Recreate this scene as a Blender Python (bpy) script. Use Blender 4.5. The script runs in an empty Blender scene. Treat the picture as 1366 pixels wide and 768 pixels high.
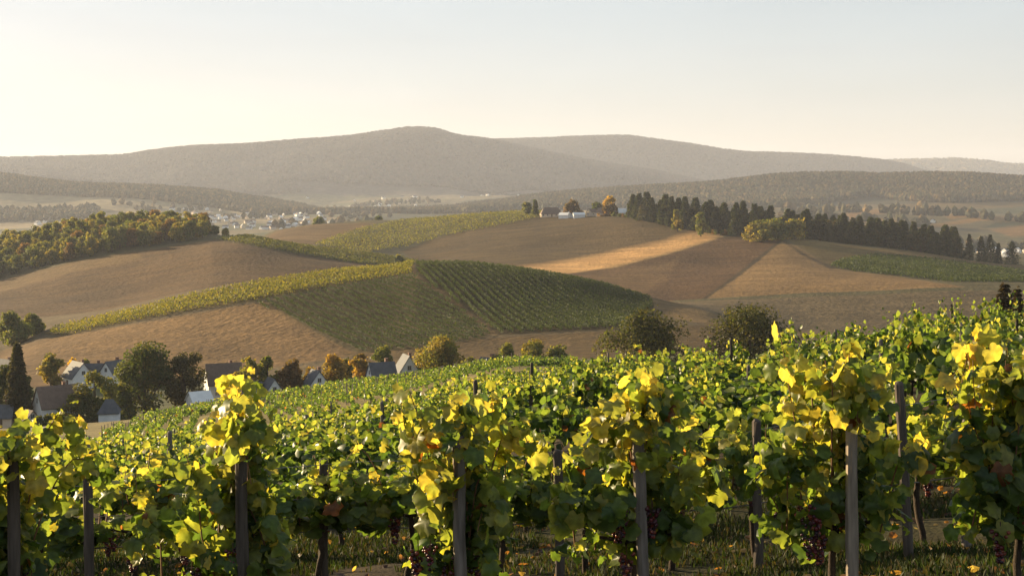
import bpy, math, random
import numpy as np
from mathutils import Vector

random.seed(5)
R = math.radians
S = bpy.context.scene
C = S.collection
F = 1877.0          # focal length in photo pixels (photo is 1366 wide)
UH, VH = 683.0, 255.0   # principal column, horizon row

# ------------------------------------------------------------------ camera
cam = bpy.data.objects.new('camera', bpy.data.cameras.new('camera'))
C.objects.link(cam)
cam.location = (0, 0, 0)
cam.rotation_euler = (R(90), 0, 0)
cam.data.sensor_width = 36
cam.data.lens = 36 * F / 1366
cam.data.shift_y = -(384 - VH) / 1366
cam.data.clip_start = 0.1
cam.data.clip_end = 60000
S.camera = cam

# ------------------------------------------------------------------ light
SUN_AZ, SUN_EL = R(-57), R(11.5)      # azimuth from +Y towards +X
sunvec = Vector((math.sin(SUN_AZ) * math.cos(SUN_EL), math.cos(SUN_AZ) * math.cos(SUN_EL), math.sin(SUN_EL)))
W = bpy.data.worlds.new('World')
S.world = W
W.use_nodes = True
nt = W.node_tree
sky = nt.nodes.new('ShaderNodeTexSky')
sky.sky_type = 'NISHITA'
sky.sun_disc = False
sky.sun_elevation = SUN_EL
sky.sun_rotation = SUN_AZ
sky.altitude = 200
sky.air_density = 1.0
sky.dust_density = 0.9
sky.ozone_density = 2.0
bg = nt.nodes['Background']
bg.inputs['Strength'].default_value = 0.15
ga = nt.nodes.new('ShaderNodeGamma')        # compresses the sky's brightness range, evening out the glow near the sun
ga.inputs['Gamma'].default_value = 0.40
hs_ = nt.nodes.new('ShaderNodeHueSaturation')
hs_.inputs['Saturation'].default_value = 1.0
hs_.inputs['Hue'].default_value = 0.49
nt.links.new(sky.outputs[0], ga.inputs['Color'])
nt.links.new(ga.outputs[0], hs_.inputs['Color'])
tn = nt.nodes.new('ShaderNodeVectorMath'); tn.operation = 'MULTIPLY'
tn.inputs[1].default_value = (1.03, 0.978, 0.985)
nt.links.new(hs_.outputs[0], tn.inputs[0])
wtc = nt.nodes.new('ShaderNodeTexCoord'); wmp = nt.nodes.new('ShaderNodeMapping'); wmp.inputs['Scale'].default_value = (3, 3, 14)
wnz = nt.nodes.new('ShaderNodeTexNoise'); wnz.inputs['Scale'].default_value = 1.6; wnz.inputs['Detail'].default_value = 5
wmr = nt.nodes.new('ShaderNodeMapRange'); wmr.inputs[1].default_value = 0.3; wmr.inputs[2].default_value = 0.7; wmr.inputs[3].default_value = 0.97; wmr.inputs[4].default_value = 1.03
wsc = nt.nodes.new('ShaderNodeVectorMath'); wsc.operation = 'SCALE'      # faint high cirrus
nt.links.new(wtc.outputs['Generated'], wmp.inputs[0]); nt.links.new(wmp.outputs[0], wnz.inputs['Vector']); nt.links.new(wnz.outputs[0], wmr.inputs[0])
nt.links.new(tn.outputs[0], wsc.inputs[0]); nt.links.new(wmr.outputs[0], wsc.inputs['Scale'])
nt.links.new(wsc.outputs[0], bg.inputs['Color'])
sl = bpy.data.lights.new('sun', 'SUN')
sl.energy = 5.0
sl.angle = R(0.5)
sl.color = (1.0, 0.77, 0.45)
sun = bpy.data.objects.new('sun', sl)
sun.rotation_euler = sunvec.to_track_quat('Z', 'Y').to_euler()
sun.location = (-40, 40, 60)
C.objects.link(sun)
S.view_settings.view_transform = 'Standard'
S.view_settings.look = 'None'
S.view_settings.exposure = 1.52
S.view_settings.gamma = 1
S.view_settings.use_curve_mapping = False
S.render.engine = 'CYCLES'
cy = S.cycles
cy.max_bounces = 6
cy.diffuse_bounces = 1
cy.glossy_bounces = 2
cy.transmission_bounces = 4
cy.transparent_max_bounces = 4
cy.volume_bounces = 1
cy.use_denoising = True
cy.sample_clamp_indirect = 4.0
try:
    cy.denoiser = 'OPENIMAGEDENOISE'
except Exception:
    pass

# ------------------------------------------------------------------ helpers
def tag(o, label=None, cat=None, group=None, kind=None):
    if label: o['label'] = label
    if cat: o['category'] = cat
    if group: o['group'] = group
    if kind: o['kind'] = kind
    return o

def pchip(xk, yk, x):
    xk = np.asarray(xk, float); yk = np.asarray(yk, float)
    x = np.clip(np.asarray(x, float), xk[0], xk[-1])
    h = np.diff(xk); d = np.diff(yk) / h
    m = np.zeros_like(yk)
    if len(xk) > 2:
        w1 = 2 * h[1:] + h[:-1]; w2 = h[1:] + 2 * h[:-1]
        s = (d[:-1] * d[1:]) > 0
        dd0 = np.where(d[:-1] == 0, 1e-9, d[:-1]); dd1 = np.where(d[1:] == 0, 1e-9, d[1:])
        m[1:-1] = np.where(s, (w1 + w2) / (w1 / dd0 + w2 / dd1), 0)
    m[0] = d[0]; m[-1] = d[-1]
    i = np.clip(np.searchsorted(xk, x) - 1, 0, len(h) - 1)
    t = (x - xk[i]) / h[i]
    return ((1 + 2 * t) * (1 - t) ** 2 * yk[i] + t * (1 - t) ** 2 * h[i] * m[i]
            + t * t * (3 - 2 * t) * yk[i + 1] + t * t * (t - 1) * h[i] * m[i + 1])

def _hash(ix, iy, seed):
    n = (ix.astype(np.int64) * 374761393 + iy.astype(np.int64) * 668265263 + seed * 974711) & 0x7fffffff
    n = ((n ^ (n >> 13)) * 1274126177) & 0x7fffffff
    n = (n ^ (n >> 16)) & 0x7fffffff
    return n / float(0x7fffffff)

def vnoise(x, y, seed=0):
    ix = np.floor(x); iy = np.floor(y)
    fx = x - ix; fy = y - iy
    fx = fx * fx * (3 - 2 * fx); fy = fy * fy * (3 - 2 * fy)
    a = _hash(ix, iy, seed); b = _hash(ix + 1, iy, seed)
    c = _hash(ix, iy + 1, seed); d = _hash(ix + 1, iy + 1, seed)
    return (a * (1 - fx) + b * fx) * (1 - fy) + (c * (1 - fx) + d * fx) * fy - 0.5

def fbm(x, y, wl, octs=4, seed=0):
    out = 0; amp = 1.0
    for k in range(octs):
        out = out + amp * vnoise(x / wl + 17.3 * k, y / wl - 9.1 * k, seed + k)
        wl *= 0.5; amp *= 0.5
    return out

class MB:
    """collects faces, builds ONE mesh"""
    def __init__(self):
        self.v = []; self.f = []; self.c = []; self.n = 0
    def add(self, v, f, c=(0.5, 0.5, 0.5)):
        v = np.asarray(v, np.float32).reshape(-1, 3)
        f = np.asarray(f, np.int64)
        self.f.append(f + self.n)
        self.v.append(v)
        c = np.asarray(c, np.float32)
        if c.ndim == 1: c = np.repeat(c[None, :3], len(v), 0)
        self.c.append(c)
        self.n += len(v)
    def box(self, cx, cy, cz, sx, sy, sz, c=(0.5, 0.5, 0.5)):
        x, y, z = sx / 2, sy / 2, sz / 2
        v = np.array([[-x, -y, -z], [x, -y, -z], [x, y, -z], [-x, y, -z], [-x, -y, z], [x, -y, z], [x, y, z], [-x, y, z]]) + (cx, cy, cz)
        f = [[3, 2, 1, 0], [4, 5, 6, 7], [0, 1, 5, 4], [1, 2, 6, 5], [2, 3, 7, 6], [3, 0, 4, 7]]
        self.add(v, f, c)
    def tube(self, pts, rad, sides=6, c=(0.5, 0.5, 0.5), jit=0.0, rng=None):
        pts = np.asarray(pts, float); n = len(pts)
        rad = np.broadcast_to(np.asarray(rad, float), (n,))
        tg = np.gradient(pts, axis=0)
        tg /= np.linalg.norm(tg, axis=1)[:, None] + 1e-9
        ref = np.array([0.0, 1, 0]) if abs(tg[0][1]) < 0.8 else np.array([1.0, 0, 0])
        a = np.cross(tg, ref); a /= np.linalg.norm(a, axis=1)[:, None] + 1e-9
        b = np.cross(tg, a)
        th = np.arange(sides) * 2 * math.pi / sides
        rr = rad[:, None] * np.ones(sides)
        if jit: rr = rr * (1 + jit * (rng.random((n, sides)) - 0.5))
        v = pts[:, None, :] + rr[..., None] * (np.cos(th)[None, :, None] * a[:, None, :] + np.sin(th)[None, :, None] * b[:, None, :])
        f = []
        for i in range(n - 1):
            for j in range(sides):
                k = (j + 1) % sides
                f.append([i * sides + j, (i + 1) * sides + j, (i + 1) * sides + k, i * sides + k])
        self.add(v.reshape(-1, 3), f, c)
        last = v[-1]
        ft = [[j, (j + 1) % sides, sides] for j in range(sides)]
        self.add(np.vstack([last, last.mean(0) + tg[-1] * rad[-1] * 0.3]), ft, c)
    def mesh(self, name, mat, smooth=False):
        me = bpy.data.meshes.new(name)
        v = np.vstack(self.v)
        me.vertices.add(len(v)); me.vertices.foreach_set('co', v.astype(np.float32).ravel())
        li = np.concatenate([f.ravel() for f in self.f])
        lt = np.concatenate([np.full(len(f), f.shape[1]) for f in self.f])
        ls = np.concatenate([[0], np.cumsum(lt)[:-1]])
        me.loops.add(len(li)); me.loops.foreach_set('vertex_index', li.astype(np.int32))
        me.polygons.add(len(lt))
        me.polygons.foreach_set('loop_start', ls.astype(np.int32))
        me.polygons.foreach_set('loop_total', lt.astype(np.int32))
        me.polygons.foreach_set('use_smooth', np.full(len(lt), smooth))
        c = np.vstack(self.c)
        at = me.color_attributes.new('col', 'FLOAT_COLOR', 'POINT')
        at.data.foreach_set('color', np.hstack([c, np.ones((len(c), 1))]).astype(np.float32).ravel())
        me.update(calc_edges=True)
        me.materials.append(mat)
        return me
    def build(self, name, mat, parent=None, smooth=False):
        o = bpy.data.objects.new(name, self.mesh(name, mat, smooth))
        C.objects.link(o)
        if parent: o.parent = parent
        return o

def empty(name, loc, rz=0.0, sc=(1, 1, 1)):
    o = bpy.data.objects.new(name, None)
    o.empty_display_size = 0.3
    o.location = loc; o.rotation_euler = (0, 0, rz); o.scale = sc
    C.objects.link(o)
    return o

def inst(name, loc, rz, sc, parts, label, cat, group=None):
    """a thing: an Empty at its base and one child per (part name, mesh)"""
    o = empty(name, loc, rz, sc)
    tag(o, label, cat, group)
    for pn, me in parts:
        c = bpy.data.objects.new(pn, me)
        C.objects.link(c)
        c.parent = o
    return o

# ------------------------------------------------------------------ materials
def newmat(name):
    m = bpy.data.materials.new(name)
    m.use_nodes = True
    t = m.node_tree
    t.nodes.clear()
    out = t.nodes.new('ShaderNodeOutputMaterial')
    return m, t, out

def N(t, kind, **kw):
    n = t.nodes.new(kind)
    for k, v in kw.items():
        if k in n.inputs.keys():
            n.inputs[k].default_value = v
        else:
            setattr(n, k, v)
    return n

def noisy_color(t, src, scales, lo, hi, coord='Position'):
    """src colour multiplied by noise of a few sizes"""
    g = N(t, 'ShaderNodeNewGeometry')
    tc = N(t, 'ShaderNodeTexCoord')
    vec = g.outputs['Position'] if coord == 'Position' else tc.outputs['Object']
    cur = src
    for s, l, h in zip(scales, lo, hi):
        nz = N(t, 'ShaderNodeTexNoise'); nz.inputs['Scale'].default_value = s; nz.inputs['Detail'].default_value = 4
        t.links.new(vec, nz.inputs['Vector'])
        mr = N(t, 'ShaderNodeMapRange'); mr.inputs[1].default_value = 0.3; mr.inputs[2].default_value = 0.7
        mr.inputs[3].default_value = l; mr.inputs[4].default_value = h
        t.links.new(nz.outputs[0], mr.inputs[0])
        vm = N(t, 'ShaderNodeVectorMath', operation='SCALE')
        t.links.new(cur, vm.inputs[0]); t.links.new(mr.outputs[0], vm.inputs['Scale'])
        cur = vm.outputs[0]
    return cur, vec

def mat_ground(name, scales, lo, hi, bump=0.3, bscale=2.0, bdist=0.1, streak=None):
    m, t, out = newmat(name)
    a = N(t, 'ShaderNodeAttribute', attribute_name='col')
    col, vec = noisy_color(t, a.outputs['Color'], scales, lo, hi)
    if streak:           # sowing and mowing lines
        for ang, sx, sy in streak:
            mp = N(t, 'ShaderNodeMapping'); mp.inputs['Rotation'].default_value = (0, 0, ang); mp.inputs['Scale'].default_value = (sx, sy, 0.02)
            t.links.new(vec, mp.inputs[0])
            nz = N(t, 'ShaderNodeTexNoise'); nz.inputs['Scale'].default_value = 1.0; nz.inputs['Detail'].default_value = 3
            t.links.new(mp.outputs[0], nz.inputs['Vector'])
            mr = N(t, 'ShaderNodeMapRange'); mr.inputs[1].default_value = 0.3; mr.inputs[2].default_value = 0.7; mr.inputs[3].default_value = 0.82; mr.inputs[4].default_value = 1.15
            t.links.new(nz.outputs[0], mr.inputs[0])
            vm = N(t, 'ShaderNodeVectorMath', operation='SCALE'); t.links.new(col, vm.inputs[0]); t.links.new(mr.outputs[0], vm.inputs['Scale'])
            col = vm.outputs[0]
    p = N(t, 'ShaderNodeBsdfPrincipled', Roughness=0.95)
    p.inputs['Specular IOR Level'].default_value = 0.1
    t.links.new(col, p.inputs['Base Color'])
    nz = N(t, 'ShaderNodeTexNoise'); nz.inputs['Scale'].default_value = bscale; nz.inputs['Detail'].default_value = 5
    t.links.new(vec, nz.inputs['Vector'])
    b = N(t, 'ShaderNodeBump', Strength=bump, Distance=bdist)
    t.links.new(nz.outputs[0], b.inputs['Height'])
    t.links.new(b.outputs[0], p.inputs['Normal'])
    t.links.new(p.outputs[0], out.inputs[0])
    return m

def mat_leaf(name, trans=0.45, tmul=(2.0, 1.7, 0.7), rough=0.45, spec=0.4, nscale=30.0, lo=0.75, hi=1.2):
    m, t, out = newmat(name)
    a = N(t, 'ShaderNodeAttribute', attribute_name='col')
    col, vec = noisy_color(t, a.outputs['Color'], (nscale,), (lo,), (hi,), 'Object')
    p = N(t, 'ShaderNodeBsdfPrincipled', Roughness=rough)
    p.inputs['Specular IOR Level'].default_value = spec
    t.links.new(col, p.inputs['Base Color'])
    tr = N(t, 'ShaderNodeBsdfTranslucent')
    vm = N(t, 'ShaderNodeVectorMath', operation='MULTIPLY'); vm.inputs[1].default_value = tmul
    t.links.new(col, vm.inputs[0]); t.links.new(vm.outputs[0], tr.inputs['Color'])
    mx = N(t, 'ShaderNodeMixShader'); mx.inputs[0].default_value = trans
    t.links.new(p.outputs[0], mx.inputs[1]); t.links.new(tr.outputs[0], mx.inputs[2])
    t.links.new(mx.outputs[0], out.inputs[0])
    return m

def mat_solid(name, col, rough=0.8, scales=(3.0,), lo=(0.8,), hi=(1.15,), spec=0.3, bump=0.0, bscale=30, metal=0.0, stretch=None, attr=False):
    m, t, out = newmat(name)
    if attr:
        src = N(t, 'ShaderNodeAttribute', attribute_name='col').outputs['Color']
    else:
        rgb = N(t, 'ShaderNodeRGB'); rgb.outputs[0].default_value = (*col, 1); src = rgb.outputs[0]
    c, vec = noisy_color(t, src, scales, lo, hi, 'Object')
    p = N(t, 'ShaderNodeBsdfPrincipled', Roughness=rough, Metallic=metal)
    p.inputs['Specular IOR Level'].default_value = spec
    t.links.new(c, p.inputs['Base Color'])
    if stretch:
        mp = N(t, 'ShaderNodeMapping'); mp.inputs['Scale'].default_value = stretch
        t.links.new(vec, mp.inputs[0]); vec = mp.outputs[0]
        for n in t.nodes:
            if n.type == 'TEX_NOISE':
                t.links.new(vec, n.inputs['Vector'])
    if bump:
        nz = N(t, 'ShaderNodeTexNoise'); nz.inputs['Scale'].default_value = bscale; nz.inputs['Detail'].default_value = 4
        t.links.new(vec, nz.inputs['Vector'])
        b = N(t, 'ShaderNodeBump', Strength=bump, Distance=0.01)
        t.links.new(nz.outputs[0], b.inputs['Height']); t.links.new(b.outputs[0], p.inputs['Normal'])
    t.links.new(p.outputs[0], out.inputs[0])
    return m

M_NEAR = mat_ground('soil_and_grass', (0.35, 3.0, 25.0), (0.7, 0.7, 0.6), (1.25, 1.25, 1.3), 0.6, 18.0, 0.04)
M_HILL = mat_ground('dry_fields', (0.012, 0.07, 0.45, 2.2), (0.74, 0.80, 0.82, 0.75), (1.24, 1.18, 1.2, 1.3), 0.8, 0.45, 1.0, [(R(35), 0.014, 0.8), (R(-24), 0.02, 0.16)])
M_VALLEY = mat_ground('valley_fields', (0.006, 0.05), (0.85, 0.8), (1.15, 1.2), 0.4, 0.08, 4.0)
M_MOUNT = mat_ground('mountain_woodland', (0.0016, 0.012, 0.05), (0.75, 0.75, 0.6), (1.2, 1.25, 1.4), 0.8, 0.045, 14.0)
M_VINE = mat_leaf('vine_leaf', 0.6, (2.2, 1.92, 0.8), 0.42, 0.45, 22.0, 0.72, 1.22)
M_FARVINE = mat_leaf('distant_vine_leaf', 0.35, (1.7, 1.5, 0.6), 0.6, 0.2, 1.5, 0.85, 1.15)
M_TREE = mat_leaf('tree_leaf', 0.45, (1.95, 1.85, 0.65), 0.6, 0.2, 1.2, 0.75, 1.2)
M_GRASS = mat_leaf('grass_blade', 0.35, (1.6, 1.5, 0.7), 0.6, 0.2, 3.0, 0.8, 1.2)
M_BARK = mat_solid('bark', (0.07, 0.05, 0.035), 0.9, (6.0, 30.0), (0.7, 0.7), (1.25, 1.3), 0.2, 0.6, 40)
M_VBARK = mat_solid('vine_bark', (0.045, 0.032, 0.022), 0.9, (10.0, 60.0), (0.7, 0.7), (1.25, 1.3), 0.2, 0.8, 80)
M_POST = mat_solid('weathered_post', (0.5, 0.5, 0.5), 0.85, (5.0, 26.0), (0.7, 0.6), (1.25, 1.3), 0.2, 0.8, 22, stretch=(1, 1, 0.12), attr=True)
M_SHOOT = mat_solid('vine_cane', (0.16, 0.08, 0.035), 0.7, (12.0,), (0.7,), (1.3,))
M_GRAPE = mat_leaf('grape_skin', 0.25, (2.5, 1.0, 0.6), 0.3, 0.5, 40.0, 0.7, 1.3)
M_WIRE = mat_solid('wire', (0.22, 0.21, 0.20), 0.5, metal=0.6)
M_PLASTER = mat_solid('plaster', (0.74, 0.73, 0.70), 0.9, (0.7, 4.0), (0.9, 0.93), (1.05, 1.05))
M_CREAM = mat_solid('cream_plaster', (0.62, 0.50, 0.38), 0.9, (0.7, 4.0), (0.9, 0.93), (1.05, 1.05))
M_SLATE = mat_solid('slate_roof', (0.075, 0.08, 0.09), 0.7, (1.2, 9.0), (0.8, 0.75), (1.2, 1.2), 0.3, 0.5, 12)
M_TILE = mat_solid('brown_tile_roof', (0.15, 0.105, 0.08), 0.8, (1.2, 9.0), (0.8, 0.75), (1.2, 1.2), 0.3, 0.5, 12)
M_GLASS = mat_solid('window_glass', (0.03, 0.035, 0.04), 0.15, spec=0.6)
M_FRAME = mat_solid('window_frame', (0.5, 0.48, 0.45), 0.6)
M_DOOR = mat_solid('door_wood', (0.11, 0.07, 0.045), 0.6)
M_BRICK = mat_solid('chimney_brick', (0.22, 0.12, 0.08), 0.85, (8.0,), (0.75,), (1.2,))
M_ROAD = mat_solid('farm_road', (0.20, 0.175, 0.145), 0.9, (0.25, 2.0), (0.85, 0.85), (1.12, 1.12))

# ------------------------------------------------------------------ terrain
def Cu(*p):
    p = np.array(p, float)
    return lambda u: pchip(p[:, 0], p[:, 1], u)
def K(v):
    return lambda u: np.full(np.shape(u), float(v))
RIDGE_M1 = Cu((-600, 216), (0, 211), (100, 209), (150, 208), (200, 201), (260, 195), (330, 192), (400, 187), (470, 181), (520, 174),
              (550, 170), (575, 171), (610, 180), (660, 187), (740, 205), (860, 226), (950, 242), (1366, 255), (2000, 262))
RIDGE_M1B = Cu((-600, 235), (400, 215), (600, 192), (660, 186), (740, 184), (830, 182), (880, 187), (940, 196), (1000, 203), (1060, 206),
               (1130, 210), (1190, 217), (1240, 230), (1366, 245), (2000, 255))
RIDGE_M0 = Cu((-600, 232), (700, 222), (1150, 219), (1190, 217), (1230, 215), (1280, 213), (1320, 214), (1366, 217), (1600, 212), (2000, 216))
RIDGE_M2 = Cu((-600, 222), (0, 230), (60, 237), (130, 243), (200, 248), (280, 258), (350, 270), (400, 280), (430, 286), (520, 284), (590, 281),
              (640, 276), (720, 264), (800, 254), (900, 245), (960, 240), (1050, 234), (1100, 235), (1200, 239), (1300, 236), (1366, 238), (2000, 236))
CREST_H3 = Cu((-600, 485), (0, 460), (60, 441), (150, 420), (250, 396), (350, 376), (450, 364), (520, 357), (556, 351), (620, 352),
              (680, 357), (740, 367), (800, 381), (860, 396), (930, 411), (1000, 428), (1100, 442), (1366, 448), (2000, 450))
CREST_H1 = Cu((-600, 430), (0, 375), (100, 350), (180, 336), (280, 321), (320, 318), (400, 329), (500, 343), (560, 352), (620, 354), (700, 350),
              (800, 346), (860, 344), (950, 344), (1040, 342), (1150, 350), (1250, 356), (1366, 366), (2000, 392))
LINE_H = Cu((-600, 365), (0, 338), (60, 325), (110, 316), (200, 310), (230, 309), (270, 312), (300, 316), (340, 324), (400, 333), (500, 347),
            (560, 350), (620, 343), (700, 335), (800, 328), (860, 322), (950, 318), (1040, 317), (1150, 328), (1250, 340), (1366, 352), (2000, 366))
CREST_H2 = Cu((-600, 350), (0, 340), (300, 332), (340, 320), (370, 308), (420, 300), (480, 297), (530, 295), (600, 289), (660, 284),
              (720, 282), (800, 284), (850, 289), (900, 297), (950, 306), (1000, 312), (1040, 318), (1150, 332), (1250, 344), (1366, 356), (2000, 372))
# (kind, depth(u), row or height(u))
KNOTS = [
    ('z', K(2), K(-3.1)),
    ('z', K(10), Cu((-600, -3.45), (0, -3.35), (350, -3.3), (700, -3.2), (1000, -3.1), (1366, -2.95), (2000, -2.8))),
    ('z', K(14), Cu((-600, -4.1), (0, -3.95), (350, -3.87), (700, -3.78), (1000, -3.68), (1366, -3.5), (2000, -3.2))),
    ('z', K(20), Cu((-600, -5.4), (0, -5.1), (350, -4.85), (700, -4.45), (1000, -4.05), (1366, -3.75), (2000, -3.4))),
    ('z', K(34), Cu((-600, -7.8), (0, -7.5), (350, -7.1), (700, -6.05), (850, -5.6), (1000, -5.25), (1366, -4.45), (2000, -4.0))),
    ('z', K(58), Cu((-600, -12.3), (0, -11.9), (350, -11.0), (700, -9.1), (850, -8.3), (1000, -8.6), (1366, -8.0), (2000, -7.2))),
    ('z', K(100), Cu((-600, -19), (0, -19.2), (350, -17.5), (550, -15.7), (700, -14.3), (850, -14.6), (1000, -15.5), (1366, -15.5), (2000, -14))),
    ('v', K(160), Cu((-600, 580), (0, 584), (100, 583), (250, 568), (400, 546), (550, 519), (700, 491), (850, 492), (1000, 490), (1366, 480), (2000, 470))),
    ('v', K(230), Cu((-600, 570), (0, 574), (100, 567), (180, 560), (300, 542), (400, 526), (500, 511), (560, 504), (650, 493), (700, 489), (850, 489), (1000, 490), (1366, 490), (2000, 480))),
    ('v', K(295), Cu((-600, 560), (0, 556), (150, 552), (300, 542), (400, 530), (500, 516), (650, 503), (860, 490), (1000, 490), (1366, 480), (2000, 470))),
    ('v', K(350), Cu((-600, 515), (0, 505), (150, 502), (300, 496), (400, 489), (500, 481), (650, 468), (860, 455), (1000, 455), (1366, 450), (2000, 450))),
    ('v', Cu((-600, 460), (0, 470), (300, 500), (560, 520), (800, 510), (1000, 480), (2000, 460)), CREST_H3),
    ('z', K(590), Cu((-600, -54), (0, -52), (150, -49), (300, -43), (560, -43), (860, -46), (1000, -43), (1366, -41), (2000, -40))),
    ('v', K(800), CREST_H1),
    ('v', K(900), LINE_H),
    ('v', Cu((-600, 1200), (720, 1200), (860, 1060), (1040, 985), (2000, 980)), CREST_H2),
    ('z', K(1400), K(-62)),
    ('z', K(1800), Cu((-600, -62), (800, -70), (1100, -86), (1366, -84), (2000, -80))),
    ('v', K(2400), Cu((-600, 302), (420, 300), (700, 296), (900, 290), (1100, 286), (1366, 288), (2000, 290))),
    ('v', K(3000), Cu((-600, 290), (0, 290), (400, 292), (600, 288), (750, 283), (900, 277), (1050, 272), (1366, 270), (2000, 270))),
    ('v', K(3500), lambda u: RIDGE_M2(u) + 5),
    ('v', K(4000), Cu((-600, 278), (430, 282), (500, 277), (600, 274), (720, 272), (1366, 275), (2000, 275))),
    ('v', K(4800), Cu((-600, 250), (0, 252), (400, 258), (480, 262), (700, 262), (1366, 258), (2000, 256))),
    ('v', K(6200), lambda u: RIDGE_M1(u) + 3),
    ('v', K(6600), lambda u: np.maximum(RIDGE_M1(u) + 6, RIDGE_M1B(u) + 9)),
    ('v', K(7400), lambda u: RIDGE_M1B(u) + 3),
    ('v', K(8400), lambda u: np.maximum(RIDGE_M1B(u) + 30, 245)),
    ('v', K(10000), lambda u: RIDGE_M0(u) + 2),
    ('v', K(12200), K(252)),
]
UU = np.arange(-600, 2001, 2.5)
YS = np.concatenate([np.arange(2, 60, 0.5), np.arange(60, 360, 1.5), np.arange(360, 1420, 2.5), np.arange(1420, 4000, 10), np.arange(4000, 12201, 20)])
def _table():
    yk = np.array([k[1](UU) for k in KNOTS])
    zk = np.array([(k[2](UU) if k[0] == 'z' else -(k[2](UU) - VH) * k[1](UU) / F) for k in KNOTS])
    T = np.empty((len(UU), len(YS)))
    for i in range(len(UU)):
        T[i] = pchip(yk[:, i], zk[:, i], YS)
    # blur a little across columns so that no vertical creases stay
    X = (UU[:, None] - UH) / F * YS[None, :]
    Yg = np.broadcast_to(YS[None, :], X.shape)
    a1 = np.interp(YS, [0, 8, 20, 100, 345, 420, 1300, 1500], [0.0, 0.05, 0.12, 0.3, 0.9, 3.0, 3.8, 0])
    T += a1 * fbm(X, Yg, 110.0, 3, 3)
    T += np.interp(YS, [0, 6, 12, 60, 100], [0, 0.10, 0.16, 0.12, 0]) * fbm(X, Yg, 1.6, 3, 8)
    a2 = np.interp(YS, [0, 1400, 1700, 2600, 3000, 4200, 5400, 6000, 6800, 7400, 8500, 12000], [0, 0, 20, 26, 22, 25, 95, 16, 14, 12, 40, 20])
    T += a2 * fbm(X, Yg, 520.0, 4, 21)
    return T
TZ = _table()
VT = VH - TZ * F / YS[None, :]
RUNMIN = np.minimum.accumulate(np.where(YS[None, :] < 9, 9999, VT), axis=1)

def ter(x, y):
    x = np.asarray(x, float); y = np.asarray(y, float)
    yc = np.clip(y, 2, YS[-1] - 0.01)
    u = np.clip(x / np.maximum(yc, 2) * F + UH, UU[0], UU[-1] - 0.01)
    fi = (u - UU[0]) / 2.5
    i = np.floor(fi).astype(int); a = fi - i
    i = np.clip(i, 0, len(UU) - 2)
    j = np.clip(np.searchsorted(YS, yc, side='right') - 1, 0, len(YS) - 2)
    b = (yc - YS[j]) / (YS[j + 1] - YS[j])
    z = (TZ[i, j] * (1 - a) + TZ[i + 1, j] * a) * (1 - b) + (TZ[i, j + 1] * (1 - a) + TZ[i + 1, j + 1] * a) * b
    return z

def at(u, Y):
    """point on the ground in column u at depth Y"""
    x = (u - UH) / F * Y
    return (x, Y, float(ter(x, Y)))

def hit(u, v, ylo, yhi):
    """depth at which column u's ground first rises to row v"""
    i = int(np.clip(round((u - UU[0]) / 2.5), 0, len(UU) - 1))
    m = (YS >= ylo) & (YS <= yhi)
    ys = YS[m]; vt = VT[i][m]
    w = np.where(vt <= v)[0]
    if len(w) == 0: return float(ys[np.argmin(vt)])
    k = w[0]
    if k == 0: return float(ys[0])
    t = (vt[k - 1] - v) / max(1e-6, vt[k - 1] - vt[k])
    return float(ys[k - 1] + t * (ys[k] - ys[k - 1]))

def sdist(u, v, poly):
    """signed distance (pixels) to a polygon, positive inside"""
    p = np.array(poly, float); n = len(p)
    d = np.full(u.shape, 1e9); ins = np.zeros(u.shape, bool)
    for i in range(n):
        x0, y0 = p[i]; x1, y1 = p[(i + 1) % n]
        dx, dy = x1 - x0, y1 - y0
        t = np.clip(((u - x0) * dx + (v - y0) * dy) / (dx * dx + dy * dy + 1e-9), 0, 1)
        d = np.minimum(d, np.hypot(u - x0 - t * dx, v - y0 - t * dy))
        cr = ((y0 > v) != (y1 > v)) & (u < (x1 - x0) * (v - y0) / (y1 - y0 + 1e-12) + x0)
        ins ^= cr
    return np.where(ins, d, -d)

STRAW = (0.25, 0.17, 0.09); BROWN = (0.098, 0.070, 0.035); PLOUGH = (0.135, 0.085, 0.047)
GOLD_SUNLIT = (0.74, 0.49, 0.25); OLIVE = (0.080, 0.067, 0.030); VGRASS = (0.10, 0.088, 0.042); DARK = (0.07, 0.055, 0.03)
V1 = [(556, 351), (590, 349), (620, 350), (680, 355), (740, 365), (800, 379), (868, 399), (872, 410), (850, 420), (830, 437), (760, 441), (664, 446), (640, 425), (600, 398), (556, 368)]
V2 = [(340, 404), (420, 388), (480, 378), (550, 367), (600, 402), (655, 443), (640, 452), (560, 465), (480, 470), (455, 462), (400, 432)]
V3 = [(60, 445), (100, 433), (160, 419), (250, 397), (350, 376), (450, 363), (520, 355), (552, 350), (549, 365), (480, 376), (420, 386), (340, 401), (250, 415), (160, 432), (90, 447)]
V4 = [(288, 319), (330, 316), (400, 327), (500, 341), (562, 351), (545, 356), (480, 352), (400, 340), (325, 326)]
V5 = [(420, 326), (480, 305), (530, 295), (600, 288), (660, 283), (738, 283), (724, 289), (690, 297), (640, 306), (594, 315), (540, 330), (488, 337), (470, 336)]
V6 = [(1108, 355), (1125, 347), (1170, 340), (1240, 346), (1366, 363), (1500, 376), (1500, 404), (1366, 390), (1300, 380), (1200, 368), (1140, 362)]
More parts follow.
